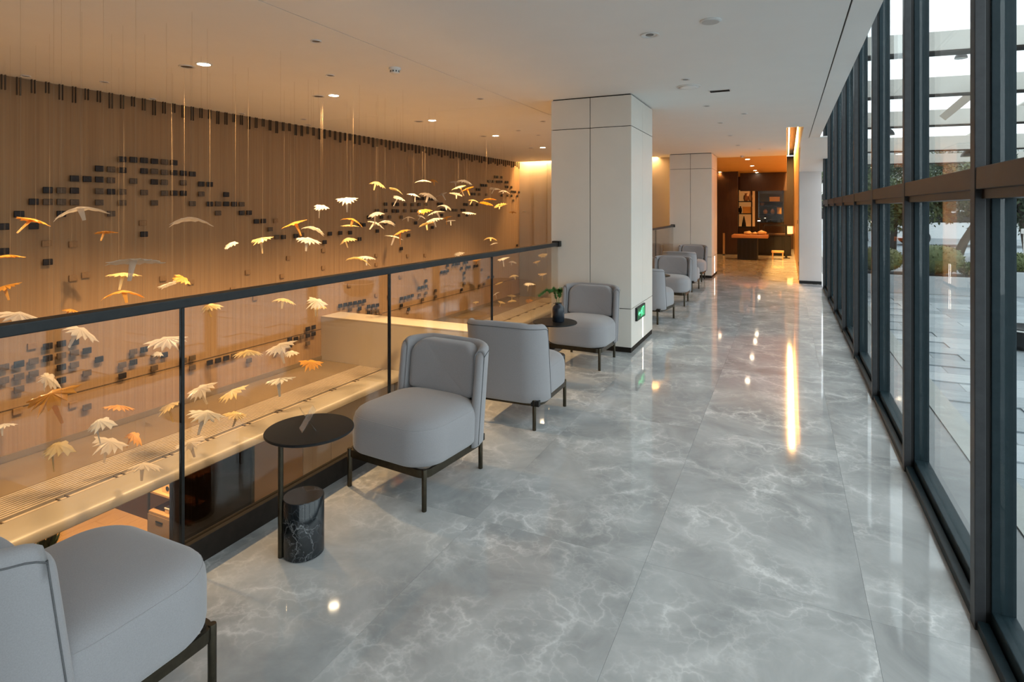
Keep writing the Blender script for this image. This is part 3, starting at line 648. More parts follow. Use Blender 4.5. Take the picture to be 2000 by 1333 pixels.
NAMES = {'c': 'clear rippled glass bird', 'w': 'frosted white glass bird', 'y': 'pale honey glass bird', 'a': 'deep amber glass bird'}
def rail_y(x): return 637-(637-480)/1085*x
ranked = {}
for (x, y, w_, c) in sorted(leaves):
    ranked.setdefault((c, y < rail_y(x)), []).append((x, y))
rl = random.Random(11); placed = []
for (x, y, w_, c) in leaves:
    up = y < rail_y(x); i = ranked[(c, up)].index((x, y))
    d = .21*FPX/w_
    for _ in range(60):                                   # stay inside the void between railing and mural
        p = at_d(x, y, d)
        if p.x > XR-.28: d *= 1.03
        elif p.x < XW+.55: d *= .97
        else: break
    for k in range(24):
        p = at_d(x, y, d)
        if all((p-q).length > .17 for q in placed): break
        d2 = d*(1.03 if k % 2 else .965)
        pp2 = at_d(x, y, d2)
        if XW+.5 < pp2.x < XR-.26: d = d2
        else: d *= (.97 if k % 2 else 1.02)
    placed.append(p)
    span = w_*d/FPX*1.12
    o = thing('glass_bird', f'{NAMES[c]}, {ORD[i]} from the left among those {"above the handrail" if up else "behind the railing glass"}', 'glass bird', p, 0, 'hanging flock of glass birds')
    kind = rl.randrange(5); wmh, tmh = LEAF[c][kind]
    face = math.radians(180)+TH+rl.uniform(-.55, .55)*1.5         # tail side roughly to the gallery
    tilt = Matrix.Rotation(face, 4, 'Z') @ Matrix.Rotation((rl.choice((-1, 1, 1))*rl.uniform(.05, .55) if up else -rl.uniform(.05, .65)), 4, 'X') @ Matrix.Rotation(rl.uniform(-.35, .35), 4, 'Y') @ Matrix.Scale(span, 4)
    a = link('wings', wmh, o); a.matrix_local = tilt
    if rl.random() < .72:
        b = link('tail', tmh, o); b.matrix_local = tilt
    wv = link('wire', WIRE, o); wv.scale = (1, 1, ZC-.002-p.z)

# ================================================================== ARMCHAIRS
def rrect(hw, y0, y1, rf, rb, n=10, bow=.012):
    """rounded plan outline, front (y0) corners rf, back corners rb"""
    pts = []
    for (cx, cy, r, a0) in ((hw-rf, y0+rf, rf, -90), (hw-rb, y1-rb, rb, 0), (-hw+rb, y1-rb, rb, 90), (-hw+rf, y0+rf, rf, 180)):
        for i in range(n+1):
            a = math.radians(a0+90*i/n); pts.append((cx+r*math.cos(a), cy+r*math.sin(a)))
    return [(x, y-(bow*(1-(x/hw)**2) if y < 0 else 0)) for x, y in pts]
def inset(pts, d):
    n = len(pts); out = []
    for i in range(n):
        a = Vector(pts[i-1]); b = Vector(pts[(i+1) % n]); t_ = (b-a)
        if t_.length < 1e-9: t_ = Vector((1, 0))
        t_.normalize(); out.append((pts[i][0]-t_.y*d, pts[i][1]+t_.x*d))
    return out
def make_chair():
    t0 = thing('armchair', 'armchair', 'armchair')
    out = rrect(.286, -.288, .27, .15, .20)
    prof = [(.030, .196), (.012, .200), (.003, .210), (0, .228), (0, .330), (.003, .356), (.011, .378), (.026, .397), (.052, .412)]
    rings = [[(x, y, z) for x, y in inset(out, d)] for d, z in prof]
    for k, z in ((.90, .420), (.75, .426), (.55, .431), (.3, .434), (.1, .435)): rings.append([(x*k, (y+.01)*k-.01, z) for x, y in inset(out, .052)])
    st = MB().loft(rings).build('seat_cushion', M['fabric'], t0, True)
    MB().tube([(x, y, .378) for x, y in inset(out, .0115)], .0016, 6, True).build('piping', M['fabric'], st, True)
    # shell: U-shaped padded wrap-around back
    TZ0, TZ1 = .175, .705
    def u_curve(off, z):
        k_ = max(0, (z-.2)/.5); hw = .292-off; yb = .290+.060*k_-off; rb = .150-off*.7
        yf = .110+.065*k_; ys_ = yb-rb; pts = []
        for e in (0, .003, .009, .017, .026): pts.append((hw, yf+e))
        for i in range(1, 4): pts.append((hw, yf+.026+(ys_-yf-.026)*i/4))
        for i in range(13):
            a = math.radians(90*i/12); pts.append((hw-rb+rb*math.cos(a), ys_+rb*math.sin(a)))
        half = pts
        mid = [((hw-rb)*(1-2*(i+1)/6), yb) for i in range(5)]
        return half+mid+[(-x, y) for x, y in reversed(half)]
    n = len(u_curve(0, .3)); T = .052
    # arc length from the wing ends, for the rounded upper wing corners
    base = u_curve(0, .6); dist = [0]
    for a, b in zip(base, base[1:]): dist.append(dist[-1]+math.hypot(a[0]-b[0], a[1]-b[1]))
    tot = dist[-1]
    secs = []
    for i in range(n):
        e = min(dist[i], tot-dist[i]); rr = .075
        ztop = TZ1-.015*(1-min(1, e/.25))-(rr*(1-math.sqrt(max(0, 1-((rr-e)/rr)**2))) if e < rr else 0)
        end = max(.12, math.sqrt(max(0, 1-((.026-min(e, .026))/.026)**2)))
        sec = []
        zs_ = [TZ0+.012]+[TZ0+.012+(ztop-.03-TZ0-.012)*k/8 for k in range(1, 9)]
        for z in zs_: sec.append((T/2-T/2*end, z))
        for k in range(1, 8):
            a = math.pi*k/8; sec.append((T/2-T/2*end*math.cos(a), ztop-.03+.03*math.sin(a)))
        for z in reversed(zs_): sec.append((T/2+T/2*end, z))
        sec.append((T/2+T/2*end*.6, TZ0)); sec.append((T/2-T/2*end*.6, TZ0))
        secs.append([(*u_curve(o_, z)[i], z) for o_, z in sec])
    sh_ = MB().loft(secs).build('back_shell', M['fabric'], t0, True)
    # seam line around the outer top edge
    sp_ = [(*u_curve(-.0008, .19+.46*k/10)[5], .19+.46*k/10) for k in range(11)]
    sp_ += [(*u_curve(-.0008, secs[i][8][2])[i], secs[i][8][2]) for i in range(6, n-6)]
    sp_ += [(*u_curve(-.0008, .19+.46*k/10)[n-6], .19+.46*k/10) for k in range(10, -1, -1)]
    MB().tube(sp_, .0022, 6).build('seam_piping', M['fabric_dark'], sh_, True)
    # back pad: upholstered cushion set inside the shell
    def front(x, z): return .290+.060*max(0, (z-.2)/.5)-T-.062-.040*(x/.225)**2
    W2, zb, zt_ = .226, .410, .692
    ol = []
    for (cx, cy, r, a0) in ((W2-.03, zb+.03, .03, -90), (W2-.095, zt_-.095, .095, 0), (-W2+.095, zt_-.095, .095, 90), (-W2+.03, zb+.03, .03, 180)):
        for i in range(11):
            a = math.radians(a0+90*i/10); ol.append((cx+r*math.cos(a), cy+r*math.sin(a)))
    cz = (zb+zt_)/2; rings = []
    for k, th_ in ((.985, .075), (1, .050), (1, .030), (.992, .016), (.975, .007), (.945, .001), (.88, -.004), (.7, -.010), (.45, -.014), (.15, -.016)):
        rings.append([(x*k, front(x*k, cz+(z-cz)*k)+th_, cz+(z-cz)*k) for x, z in ol])
    MB().loft(rings).build('back_cushion', M['fabric'], t0, True)
    # frame and legs
    fr = rrect(.265, -.272, .268, .05, .10, 8, .004); fo, fi = fr, inset(fr, .014)
    MB().loft([[(x, y, z) for x, y in pl_] for pl_, z in ((fo, .158), (fo, .196), (fi, .196), (fi, .158), (fo, .158))], False, False).build('seat_frame', M['bronze'], t0)
    for (lx, ly) in ((-.250, -.262), (.250, -.262), (-.222, .262), (.222, .262)):
        MB().lathe([(.0115, 0), (.0125, .004), (.0125, .196), (.0115, .199)], lx, ly, 14).build('leg', M['bronze'], t0, True, 40)
        if ly > 0: MB().box(lx-.035, lx+.02, ly-.02, ly+.012, .160, .196).build('leg_bracket', M['blackmetal'], t0)
    return t0
chair0 = make_chair()
chairs = [(-1.822, .948, 180, 'grey armchair cut off by the lower left corner, in the foreground'),
          (-1.797, 2.639, -5.7, 'grey armchair facing the camera beside the first black side table'),
          (-1.722, 3.775, 181, 'grey armchair seen from behind, back to back with the one beside the first table'),
          (-1.757, 5.325, -2, 'grey armchair facing the camera in front of the large near pillar'),
          (-1.641, 7.668, 171, 'grey armchair mostly hidden behind the large near pillar, seat edge showing'),
          (-1.625, 9.175, 0, 'grey armchair facing the camera just beyond the large near pillar'),
          (-1.70, 10.72, 178, 'grey armchair seen from behind in the far group by the second pillar'),
          (-1.76, 12.25, -2, 'darker grey armchair farthest back, against the second pillar')]
for i, (x, y, r, lab) in enumerate(chairs):
    o = chair0 if i == 0 else copy_tree(chair0)
    o.location = (x, y, 0); o.rotation_euler = (0, 0, math.radians(r)); tag(o, lab, 'armchair', 'grey armchairs along the railing')

# ================================================================== SIDE TABLES
def make_table():
    t0 = thing('side_table', 'side table', 'side table')
    MB().lathe([(.182, .488), (.186, .491), (.186, .497), (.183, .50)], 0, 0, 48).build('table_top', M['tabletop'], t0, True, 40)
    MB().cyl(-.035, -.128, 0, .489, .011, 16).build('post', M['bronze'], t0, True, 40)
    MB().lathe([(.080, 0), (.084, .004), (.084, .236), (.081, .24)], .022, -.058, 40).build('marble_base', M['nero'], t0, True, 40)
    return t0
tab0 = make_table()
tabs = [(-1.874, 1.918, 'round black side table with black marble drum base in the foreground'),
        (-1.767, 4.60, 'round black side table carrying the dark vase by the near pillar'),
        (-1.68, 8.42, 'round black side table just beyond the near pillar'),
        (-1.72, 11.5, 'round black side table in the farthest seating group')]
for i, (x, y, lab) in enumerate(tabs):
    o = tab0 if i == 0 else copy_tree(tab0); o.location = (x, y, 0); tag(o, lab, 'side table', 'black side tables')
# clear sign holder on the first table
sh2 = thing('sign_holder', 'small clear acrylic sign holder with crossed feet on the first table', 'sign holder', (-1.868, 1.90, .5), math.radians(-35))
for sx, nm in ((1, 'front_plate'), (-1, 'back_plate')):
    o = MB().box(-.033, .033, -.0015, .0015, 0, .105).build(nm, M['acrylic'], sh2); o.rotation_euler = (math.radians(32*sx), 0, 0); o.location = (0, .028*sx, .002)
def vase(x, y, z, lab1, lab2, full=True):
    v = tag(MB().lathe([(.046, 0), (.050, .005), (.051, .105), (.047, .122), (.030, .140), (.026, .150), (.029, .158), (.023, .156)], 0, 0, 28).build('vase', noisy('navy_glaze', (.012, .018, .028), (.02, .026, .036), 20, .25), None, True, 50), lab1, 'vase')
    v.location = (x, y, z)
    p = thing('fern_sprig', lab2, 'plant', (x, y, z+.150)); gm = noisy('leaf_green', (.035, .13, .025), (.09, .24, .05), 30, .5)
    for ctrl in ([(0, 0, -.09), (-.01, -.01, .03), (-.03, -.02, .10), (-.09, -.03, .115), (-.15, -.05, .07)], [(0, 0, -.09), (.005, 0, .05), (-.01, .01, .10), (-.04, .0, .125), (-.07, -.01, .10)], [(0, 0, -.09), (.0, .01, .04), (.015, .02, .09), (.02, .0, .12), (.01, -.03, .11)]):
        cs = []
        for k in range(25):
            s = k/24*(len(ctrl)-1); j = min(int(s), len(ctrl)-2); f = s-j; f = f*f*(3-2*f) if 0 else f
            cs.append(Vector(ctrl[j]).lerp(Vector(ctrl[j+1]), f))
        MB().tube(cs, .0022, 6).build('stem', gm, p, True)
        nd = MB(); rr = random.Random(len(cs)+int(ctrl[-1][0]*1000))
        for k in range(7, 25):
            tdir = (cs[k]-cs[k-1]).normalized()
            for q in range(26):
                a = rr.uniform(0, 6.28); u = tdir.cross(Vector((0, 0, 1))); 
                if u.length < .01: u = Vector((1, 0, 0))
                u.normalize(); v_ = tdir.cross(u); d = (u*math.cos(a)+v_*math.sin(a))*.8+tdir*.7; d.normalize()
                L = rr.uniform(.020, .034); b = cs[k]+tdir*rr.uniform(-.003, .003); s_ = d.cross(tdir).normalized()*.0032
                nd.add([b-s_, b+s_, b+d*L], [(0, 1, 2)])
        nd.build('needles', gm, p)
vase(-1.742, 4.615, .5, 'dark navy vase on the side table by the near pillar', 'drooping green fern sprig in the dark navy vase')
vase(-1.80, 8.40, .5, 'dark vase half hidden behind the large near pillar', 'dark green sprig in the half hidden vase beyond the pillar')

# ================================================================== FAR LOUNGE
amb = [(1460, 311), (1469, 324), (1475, 333), (1478, 337), (1480, 340.5), (1406, 336)]
for i, (x, y) in enumerate(amb):
    o = fixture('downlight', x, y, f'glowing downlight in the amber lounge ceiling, {ORD[i]} of its row' if i < 5 else 'glowing downlight in the amber lounge ceiling beside the far pillar', 'downlight', RING_L, LENS_ON, 'amber lounge downlights')
    if i != 3: spot(0, 0, -.03, 32, AMBER, 120, .6, .05, o)
YT = 17.6
xa, xb = on_y(1429, 460, YT)[0], on_y(1500, 460, YT)[0]
ft = thing('display_table', 'timber topped display table on a black pedestal in the far lounge', 'table', ((xa+xb)/2, YT+.35, 0)); hx = (xb-xa)/2
MB().bbox(-hx, hx, -.40, .45, .62, .70, .008).build('table_top', wood('amber_table_wood', (.42, .19, .06), (.52, .25, .09), 5, .3, 0), ft)
bx0, bx1 = on_y(1440, 480, YT)[0]-(xa+xb)/2, on_y(1479, 480, YT)[0]-(xa+xb)/2
MB().bbox(bx0, bx1, -.33, .35, 0, .62, .006).build('pedestal', M['blackmetal'], ft)
for k in range(4): MB().box(bx0+.04+k*.11, bx0+.11+k*.11, -.336, -.33, .06, .58).build('pedestal_panel', M['tabletop'], ft)
r3 = random.Random(8); breadm = noisy('pale_stone', (.62, .46, .26), (.75, .58, .34), 12, .6)
for k, (dx, s, lab) in enumerate(((-.06, .07, 'pale rounded stone on the far display table, leftmost of three'), (.12, .055, 'small pale rounded stone in the middle of the far display table'), (.30, .085, 'largest pale rounded stone, rightmost on the far display table'))):
    bm = bmesh.new(); bmesh.ops.create_icosphere(bm, subdivisions=3, radius=1)
    for v in bm.verts: v.co = Vector((v.co.x*s*1.5, v.co.y*s, (v.co.z+.9)*s*.75))*(1+.12*math.sin(v.co.x*5+k)*math.cos(v.co.y*4))
    me = bpy.data.meshes.new('stone'); bm.to_mesh(me); bm.free(); me.materials.append(breadm); me.shade_smooth()
    tag(link('stone', me, None, ((xa+xb)/2+dx, YT+.35, .70)), lab, 'ornament', 'stones on the display table')
lm = thing('table_lamp', 'slim black reading lamp with a bright tip on the display table', 'lamp', ((xa+xb)/2+.22, YT+.55, .70))
MB().lathe([(.07, 0), (.07, .015), (.01, .02)], 0, 0, 20).build('base', M['blackmetal'], lm); MB().tube([(0, 0, .02), (0, 0, .42)], .012, 8).build('stem', M['blackmetal'], lm)
MB().lathe([(.03, .40), (.035, .46), (.01, .48)], 0, 0, 16).build('head', M['blackmetal'], lm); MB().lathe([(.001, .388), (.03, .39), (.03, .40)], 0, 0, 16).build('bulb', M['lamp_on'], lm)
# open shelf
YS = 20.9
def fx(px): return on_y(px, 400, YS)[0]
def fz(py, px=1480): return on_y(px, py, YS)[1]
def shelf(px0, px1, rows, label, group='open metal shelves of the far lounge', dep=.36, ybase=YS, top=None):
    x0, x1 = fx(px0), fx(px1); o = thing('open_shelf', label, 'shelf', ((x0+x1)/2, ybase, 0), 0, group); hx = (x1-x0)/2; zt = top or fz(rows[0])+.45
    for sx in (-hx, hx-.025):
        for sy in (-dep/2, dep/2-.025): MB().box(sx, sx+.025, sy, sy+.025, 0, zt).build('post', M['blackmetal'], o)
    for r in rows: MB().box(-hx, hx, -dep/2, dep/2, fz(r)-.03, fz(r)).build('shelf_board', M['blackmetal'], o)
    return o
ra = [393, 417, 443]; s1 = shelf(1441, 1469, ra, 'tall black shelf with warm backlight, left in the far lounge', top=fz(370))
MB().box(-.30, .30, .19, .20, fz(443), fz(371)).build('backlit_panel', emis('backlit_panel_glow', (1.0, .52, .16), .07), s1)
rb_ = [394, 402, 418, 434]; s2 = shelf(1481, 1531, rb_, 'wide black shelf with vessels behind glass, right in the far lounge', top=fz(370))
MB().box(-(fx(1531)-fx(1481))/2, (fx(1531)-fx(1481))/2, -.19, -.185, fz(434), fz(372)).build('glass_front', M['facade'], s2)
MB().box(-(fx(1531)-fx(1481))/2, (fx(1531)-fx(1481))/2, .19, .20, fz(434), fz(372)).build('back_panel', mat('teal_grey_panel', (.10, .115, .11), .6), s2)
def vessel(px, row, h, r, label, m, prof=None, ybase=YS):
    prof = prof or [(r*.6, 0), (r, h*.35), (r*.85, h*.7), (r*.4, h*.85), (r*.5, h)]
    o = MB().lathe(prof, 0, 0, 18).build('vessel', m, None, True, 50); o.location = (fx(px), ybase, fz(row)); return tag(o, label, 'vase', 'vessels on the far shelves')
tan = mat('tan_ceramic', (.45, .25, .14), .5); pale = mat('pale_ceramic', (.70, .52, .34), .45); dk = M['tabletop']
vessel(1457, 393, .26, .085, 'brown round vase on the upper backlit shelf', tan)
vessel(1466, 393, .42, .07, 'tall pale bottle vase on the upper backlit shelf', pale, [(.05, 0), (.075, .06), (.06, .16), (.022, .26), (.02, .42)])
vessel(1446, 417, .24, .05, 'dark cup with white rim on the middle backlit shelf', dk)
vessel(1453, 443, .34, .06, 'tall dark cone vase on the lower backlit shelf', dk, [(.07, 0), (.06, .1), (.02, .3), (.015, .34)])
vessel(1488, 402, .14, .07, 'small brown bowl on the upper glazed shelf', tan)
vessel(1495, 418, .16, .07, 'brown vase on the middle glazed shelf, left of two', tan)
vessel(1509, 418, .17, .065, 'brown vase on the middle glazed shelf, right of two', tan)
vessel(1526, 434, .16, .03, 'little dark bottle on the lower glazed shelf', dk)
def bookset(px, row, wdt, h, label, m):
    o = thing('storage_box', label, 'box', (fx(px), YS-.02, fz(row)), 0, 'boxes on the far shelves'); MB().bbox(-wdt/2, wdt/2, -.10, .10, 0, h*.8, .004).build('body', m, o); MB().bbox(-wdt/2-.005, wdt/2+.005, -.105, .105, h*.78, h, .004).build('lid', m, o)
ob = mat('ochre_box', (.60, .33, .07), .5)
bookset(1460, 417, .28, .22, 'ochre box on the middle backlit shelf', ob); bookset(1513, 394, .30, .15, 'bright ochre box on top of the glazed shelf', mat('bright_ochre', (.80, .48, .08), .5))
bookset(1522, 418, .13, .22, 'ochre upright box at the right end of the glazed shelf', ob); bookset(1493, 434, .18, .07, 'flat dark box on the lower glazed shelf, left of two', dk); bookset(1511, 434, .22, .08, 'flat dark box on the lower glazed shelf, right of two', dk)
# counter, post, small seat
ct = thing('bar_counter', 'long dark counter behind the display table', 'counter', ((fx(1479)+SL1)/2-.05, 19.9, 0)); hx = (SL1-.1-fx(1479))/2
MB().bbox(-hx, hx, -.3, .3, .05, .62, .006).build('body', M['tabletop'], ct); MB().bbox(-hx-.02, hx+.02, -.33, .33, .62, .67, .005).build('worktop', M['dark_wood'], ct); MB().box(-hx+.03, hx-.03, -.27, .27, 0, .05).build('plinth', M['gap'], ct)
for k in range(4): MB().box(-hx+.05+k*hx*.48, -hx+.02+(k+1)*hx*.48, -.306, -.3, .10, .58).build('door', M['blackmetal'], ct)
px_, py_ = on_y(1535.5, 500, 18.75)[0], 18.75
po = thing('metal_stand', 'slim black metal stand with cross bar at the right of the far lounge', 'stand', (px_, py_, 0))
MB().box(-.03, .03, -.03, .03, 0, .98).build('post', M['blackmetal'], po); MB().box(-.62, .03, -.02, .02, .93, .98).build('cross_bar', M['blackmetal'], po); MB().box(-.62, -.59, -.02, .02, .62, .98).build('drop_bar', M['blackmetal'], po); MB().box(-.1, .1, -.12, .12, 0, .015).build('foot', M['blackmetal'], po)
ld = thing('leaning_card', 'white card with red edge leaning on the counter at the far right', 'card', (.10, 19.85, .67))
o = MB().box(-.09, .09, -.008, .008, 0, .24).build('card', M['white_paint'], ld); o.rotation_euler = (math.radians(-18), 0, 0); o = MB().box(.06, .09, -.0085, .0085, 0, .24).build('red_edge', mat('red_edge', (.4, .06, .03), .5), ld); o.rotation_euler = (math.radians(-18), 0, 0)
st2 = thing('low_stool', 'low honey wood stool on the far lounge floor', 'stool', (on_y(1519, 505, 18.3)[0], 18.3, 0)); MB().bbox(-.16, .16, -.16, .16, .19, .24, .006).build('seat', M['orange_wood'], st2)
for a in (-.13, .13):
    for b in (-.13, .13): MB().box(a-.015, a+.015, b-.015, b+.015, 0, .19).build('leg', M['orange_wood'], st2)
ls = thing('floor_lightbox', 'narrow pale upright panel by the dark timber wall', 'panel', (on_y(1414, 480, 19.3)[0], 19.3, 0)); MB().bbox(-.03, .03, -.05, .05, .03, .68, .004).build('body', M['brown_gloss'], ls); MB().box(-.04, .04, -.06, .06, 0, .03).build('base', M['blackmetal'], ls)

# ================================================================== OUTDOORS
ZP = -.06
pbm = noisy('plaza_paving', (.27, .30, .32), (.33, .36, .38), .6, .5); tq = NT(pbm)
gq = tq.n('ShaderNodeNewGeometry'); bq = tq.n('ShaderNodeTexBrick', Scale=1.0); bq.inputs['Brick Width'].default_value = .9; bq.inputs['Row Height'].default_value = .3; bq.inputs['Mortar Size'].default_value = .006
bq.inputs['Color1'].default_value = (.24, .275, .30, 1); bq.inputs['Color2'].default_value = (.38, .415, .44, 1); bq.inputs['Mortar'].default_value = (.16, .18, .19, 1)
tq.l(gq.outputs['Position'], bq.inputs['Vector']); tq.l(bq.outputs[0], tq.p.inputs['Base Color'])
plz = struct(MB().box(.70, 60, -8, 70, ZP-.3, ZP-.012).build('floor_plaza', pbm))
MB().box(.70, .98, -4, 30, ZP-.012, ZP+.01).build('threshold_strip', noisy('dark_stone_strip', (.085, .092, .096), (.12, .127, .13), 4, .25), plz)
MB().box(.98, 1.14, -4, 30, ZP-.012, ZP+.018).build('kerb', noisy('pale_kerb_stone', (.30, .31, .29), (.35, .36, .34), 4, .5), plz)
PV = [noisy('paver_a', (.26, .295, .32), (.36, .40, .425), 5, .38, 5, (1, 4, 1)), noisy('paver_b', (.34, .375, .40), (.42, .455, .475), 5, .38, 5, (1, 4, 1)), noisy('paver_c', (.20, .235, .26), (.29, .325, .345), 5, .38, 5, (1, 4, 1))]
PM = [MB().bbox(-.447, .447, -.147, .147, -.012, .0, .003).mesh('paver', m) for m in PV]
r4 = random.Random(2); cnt = 0
for j in range(0, 60):
    y = 1.6+j*.30
    for i in range(0, 9):
        x = 1.60+i*.90-(.45 if j % 2 else 0)
        if x < 1.58 or cnt >= 298 or x > .287*y+1.2: continue
        link('paver', r4.choice(PM), plz, (x, y, ZP)); cnt += 1
# planters with clipped shrubs
conc = noisy('grey_planter_stone', (.36, .38, .39), (.44, .46, .47), 3, .6)
def planter(x0, x1, y, h, lab):
    o = thing('planter_box', lab, 'planter', ((x0+x1)/2, y, ZP), 0, 'stone planters on the plaza'); hx = (x1-x0)/2
    MB().bbox(-hx, hx, -.35, .35, 0, h, .01).build('trough', conc, o); MB().box(-hx+.05, hx-.05, -.3, .3, h-.02, h+.005).build('soil', M['dark_void'], o)
planter(.98+.2, 3.25, 12.75, .32, 'long low grey stone planter under the clipped shrubs'); planter(3.45, 4.3, 13.0, .42, 'short grey stone planter at the right edge of the plaza')
leafm = [noisy('shrub_green', (.055, .075, .016), (.11, .13, .034), 6, .6), noisy('shrub_yellow_green', (.10, .10, .022), (.17, .165, .045), 6, .6), noisy('tree_green', (.045, .07, .025), (.11, .14, .05), 3, .6), noisy('tree_dark_green', (.03, .05, .025), (.07, .09, .04), 3, .6)]
def leaf_cloud(mb, c, rad, n, size, rg, shell=.55):
    for _ in range(n):
        d = Vector((rg.gauss(0, 1), rg.gauss(0, 1), rg.gauss(0, 1))).normalized()*(shell+(1-shell)*rg.random())
        p = Vector((c[0]+d.x*rad[0], c[1]+d.y*rad[1], c[2]+d.z*rad[2]))
        a = Vector((rg.gauss(0, 1), rg.gauss(0, 1), rg.gauss(0, 1))).normalized(); b = a.cross(d if abs(a.dot(d)) < .95 else Vector((0, 0, 1))).normalized(); s = size*rg.uniform(.6, 1.3)
        mb.add([p-a*s, p+b*s*.45, p+a*s, p-b*s*.45], [(0, 1, 2, 3)])
def shrub(x, y, r, h, m, lab):
    o = thing('clipped_shrub', lab, 'shrub', (x, y, ZP+.32), 0, 'clipped shrubs in the stone planter'); rg = random.Random(int(x*100)); mb = MB()
    leaf_cloud(mb, (0, 0, h*.60), (r*.95, r*.8, h*.6), 1500, .028, rg, .82); mb.build('foliage', m, o); MB().tube([(0, 0, -.02), (0, 0, h*.4)], .02, 8).build('stem', M['dark_wood'], o)
    bm = bmesh.new(); bmesh.ops.create_icosphere(bm, subdivisions=3, radius=1)
    for v in bm.verts: v.co = Vector((v.co.x*r*.9, v.co.y*r*.72, h*.60+v.co.z*h*.56))
    me = bpy.data.meshes.new('crown'); bm.to_mesh(me); bm.free(); me.materials.append(m); link('crown', me, o)
shrub(1.55, 12.7, .42, .42, leafm[1], 'yellow-green clipped shrub at the left end of the planter')
shrub(2.42, 12.7, .46, .46, leafm[0], 'round green clipped shrub in the middle of the planter')
shrub(2.95, 12.75, .22, .2, leafm[0], 'small green shrub at the right end of the planter')
shrub(3.62, 12.95, .2, .36, leafm[0], 'little pale green shrub in the short planter')
bark = noisy('bark', (.05, .036, .026), (.09, .065, .048), 8, .8)
def tree(px, d, h, r, m, lab, lean=0, n=3600):
    p = at_d(px, VY+(H-ZP)*FPX/d, d)
    o = thing('plaza_tree', lab, 'tree', (p.x, p.y, ZP), 0, 'trees beyond the plaza'); rg = random.Random(int(px*31+d))
    top = Vector((lean, 0, h*.50)); MB().tube([(0, 0, 0), (lean*.35, .02, h*.18), (lean*.75, 0, h*.34), top], [.13, .11, .09, .06], 10).build('trunk', bark, o, True)
    mb = MB()
    for k in range(8):
        a = k*.8+rg.random()*.5; rr = r*(.2 if k == 7 else .62); e = top+Vector((math.cos(a)*rr, math.sin(a)*rr, h*(.10+rg.uniform(-.16, .24))))
        MB().tube([top-Vector((0, 0, h*.08)), top.lerp(e, .5)+Vector((0, 0, .1)), e], [.05, .035, .012], 7).build('branch', bark, o, True)
        leaf_cloud(mb, e, (r*.55, r*.55, h*.22), n//4, .07, rg, .15)
    mb.build('foliage', m, o)
tree(1868, 17.5, 2.9, 1.6, leafm[2], 'leaning tree with dark crown beyond the planter, seen through the second nearest pane', .55, 5200)
tree(1742, 19.5, 2.6, 1.2, leafm[0], 'lighter green tree beyond the planter, left of the leaning tree', .1)
tree(2012, 16.5, 3.0, 1.3, leafm[3], 'dark tree at the right edge seen through the nearest pane', -.2)
tree(1905, 27.0, 4.6, 2.4, leafm[3], 'tall dark tree behind the leaning one', .2, 4200)
tree(1780, 32.0, 4.6, 2.4, leafm[3], 'tall tree far behind the lighter green one', .0, 4200)
tree(1690, 27.0, 4.0, 2.0, leafm[2], 'dense tree far left, seen between the distant mullions', .0, 3600)
for (px, d, h, r, lab) in ((2170, 19.0, 3.2, 1.7, 'dark tree outside the right edge of the view, first'), (2420, 18.0, 3.4, 1.8, 'dark tree outside the right edge of the view, second'), (2800, 15.0, 3.0, 1.6, 'dark tree outside the right edge of the view, third')): tree(px, d, h, r, leafm[3], lab, .15, 2800)
# parked cars
def car(x, y, rz, col, lab):
    o = thing('parked_car', lab, 'car', (x, y, ZP), rz, 'parked cars'); cm = mat('car_paint', col, .25, coat=.6); L, W = 2.15, .86
    side = [(-L, .32), (-L, .62), (-L*.97, .82), (-L*.62, .92), (-L*.36, 1.38), (L*.28, 1.42), (L*.62, .95), (L*.95, .84), (L, .60), (L, .32)]
    rings = [[(px2, s*W*(.93 if z > 1.0 else 1), z) for px2, z in side] for s in (-1, -.97, .97, 1)]
    MB().loft(rings).build('body', cm, o, True, 35)
    for s in (-1, 1):
        MB().add([(-L*.52, s*W*.972, .95), (-L*.33, s*W*.945, 1.32), (L*.25, s*W*.945, 1.35), (L*.50, s*W*.972, .96)], [(0, 1, 2, 3)]).build('side_window', M['tabletop'], o).location = (0, s*.035, 0)
    MB().add([(L*.30, -W*.85, 1.39), (L*.30, W*.85, 1.39), (L*.59, W*.88, .99), (L*.59, -W*.88, .99)], [(0, 1, 2, 3)]).build('windscreen', M['tabletop'], o).location = (.02, 0, .02)
    for sx in (-1.3, 1.3):
        for s in (-1, 1):
            wh = MB().lathe([(.2, -.1), (.31, -.1), (.33, -.06), (.33, .06), (.31, .1), (.2, .1)], 0, 0, 24).build('wheel', M['gasket'], o, True, 40); wh.rotation_euler = (math.pi/2, 0, 0); wh.location = (sx, s*.80, .33)
            hb = MB().lathe([(.02, .1), (.19, .105), (.2, .09)], 0, 0, 16).build('hub_cap', M['white_paint'], wh)
    return o
car(6.0, 29.0, math.radians(8), (.75, .77, .78), 'white parked car beyond the plaza, left one'); car(10.6, 29.6, math.radians(8), (.72, .74, .76), 'white parked car beyond the plaza, right one'); car(14.2, 19.5, math.radians(92), (.70, .72, .74), 'white parked car beside the road far right')
# white booth frame at right edge
bo = thing('white_booth', 'white framed booth beyond the plaza at the right edge', 'booth', (4.9, 14.6, ZP)); wpt = mat('white_booth_paint', (.78, .80, .82), .45)
for sx in (-.55, .55):
    for sy in (-.4, .4): MB().box(sx-.04, sx+.04, sy-.04, sy+.04, 0, 1.0).build('post', wpt, bo)
MB().bbox(-.62, .62, -.47, .47, 1.0, 1.10, .008).build('roof', wpt, bo); MB().box(-.5, .5, .36, .40, .05, .95).build('back_panel', conc, bo); MB().box(-.5, .5, -.3, .36, .45, .50).build('counter', conc, bo)
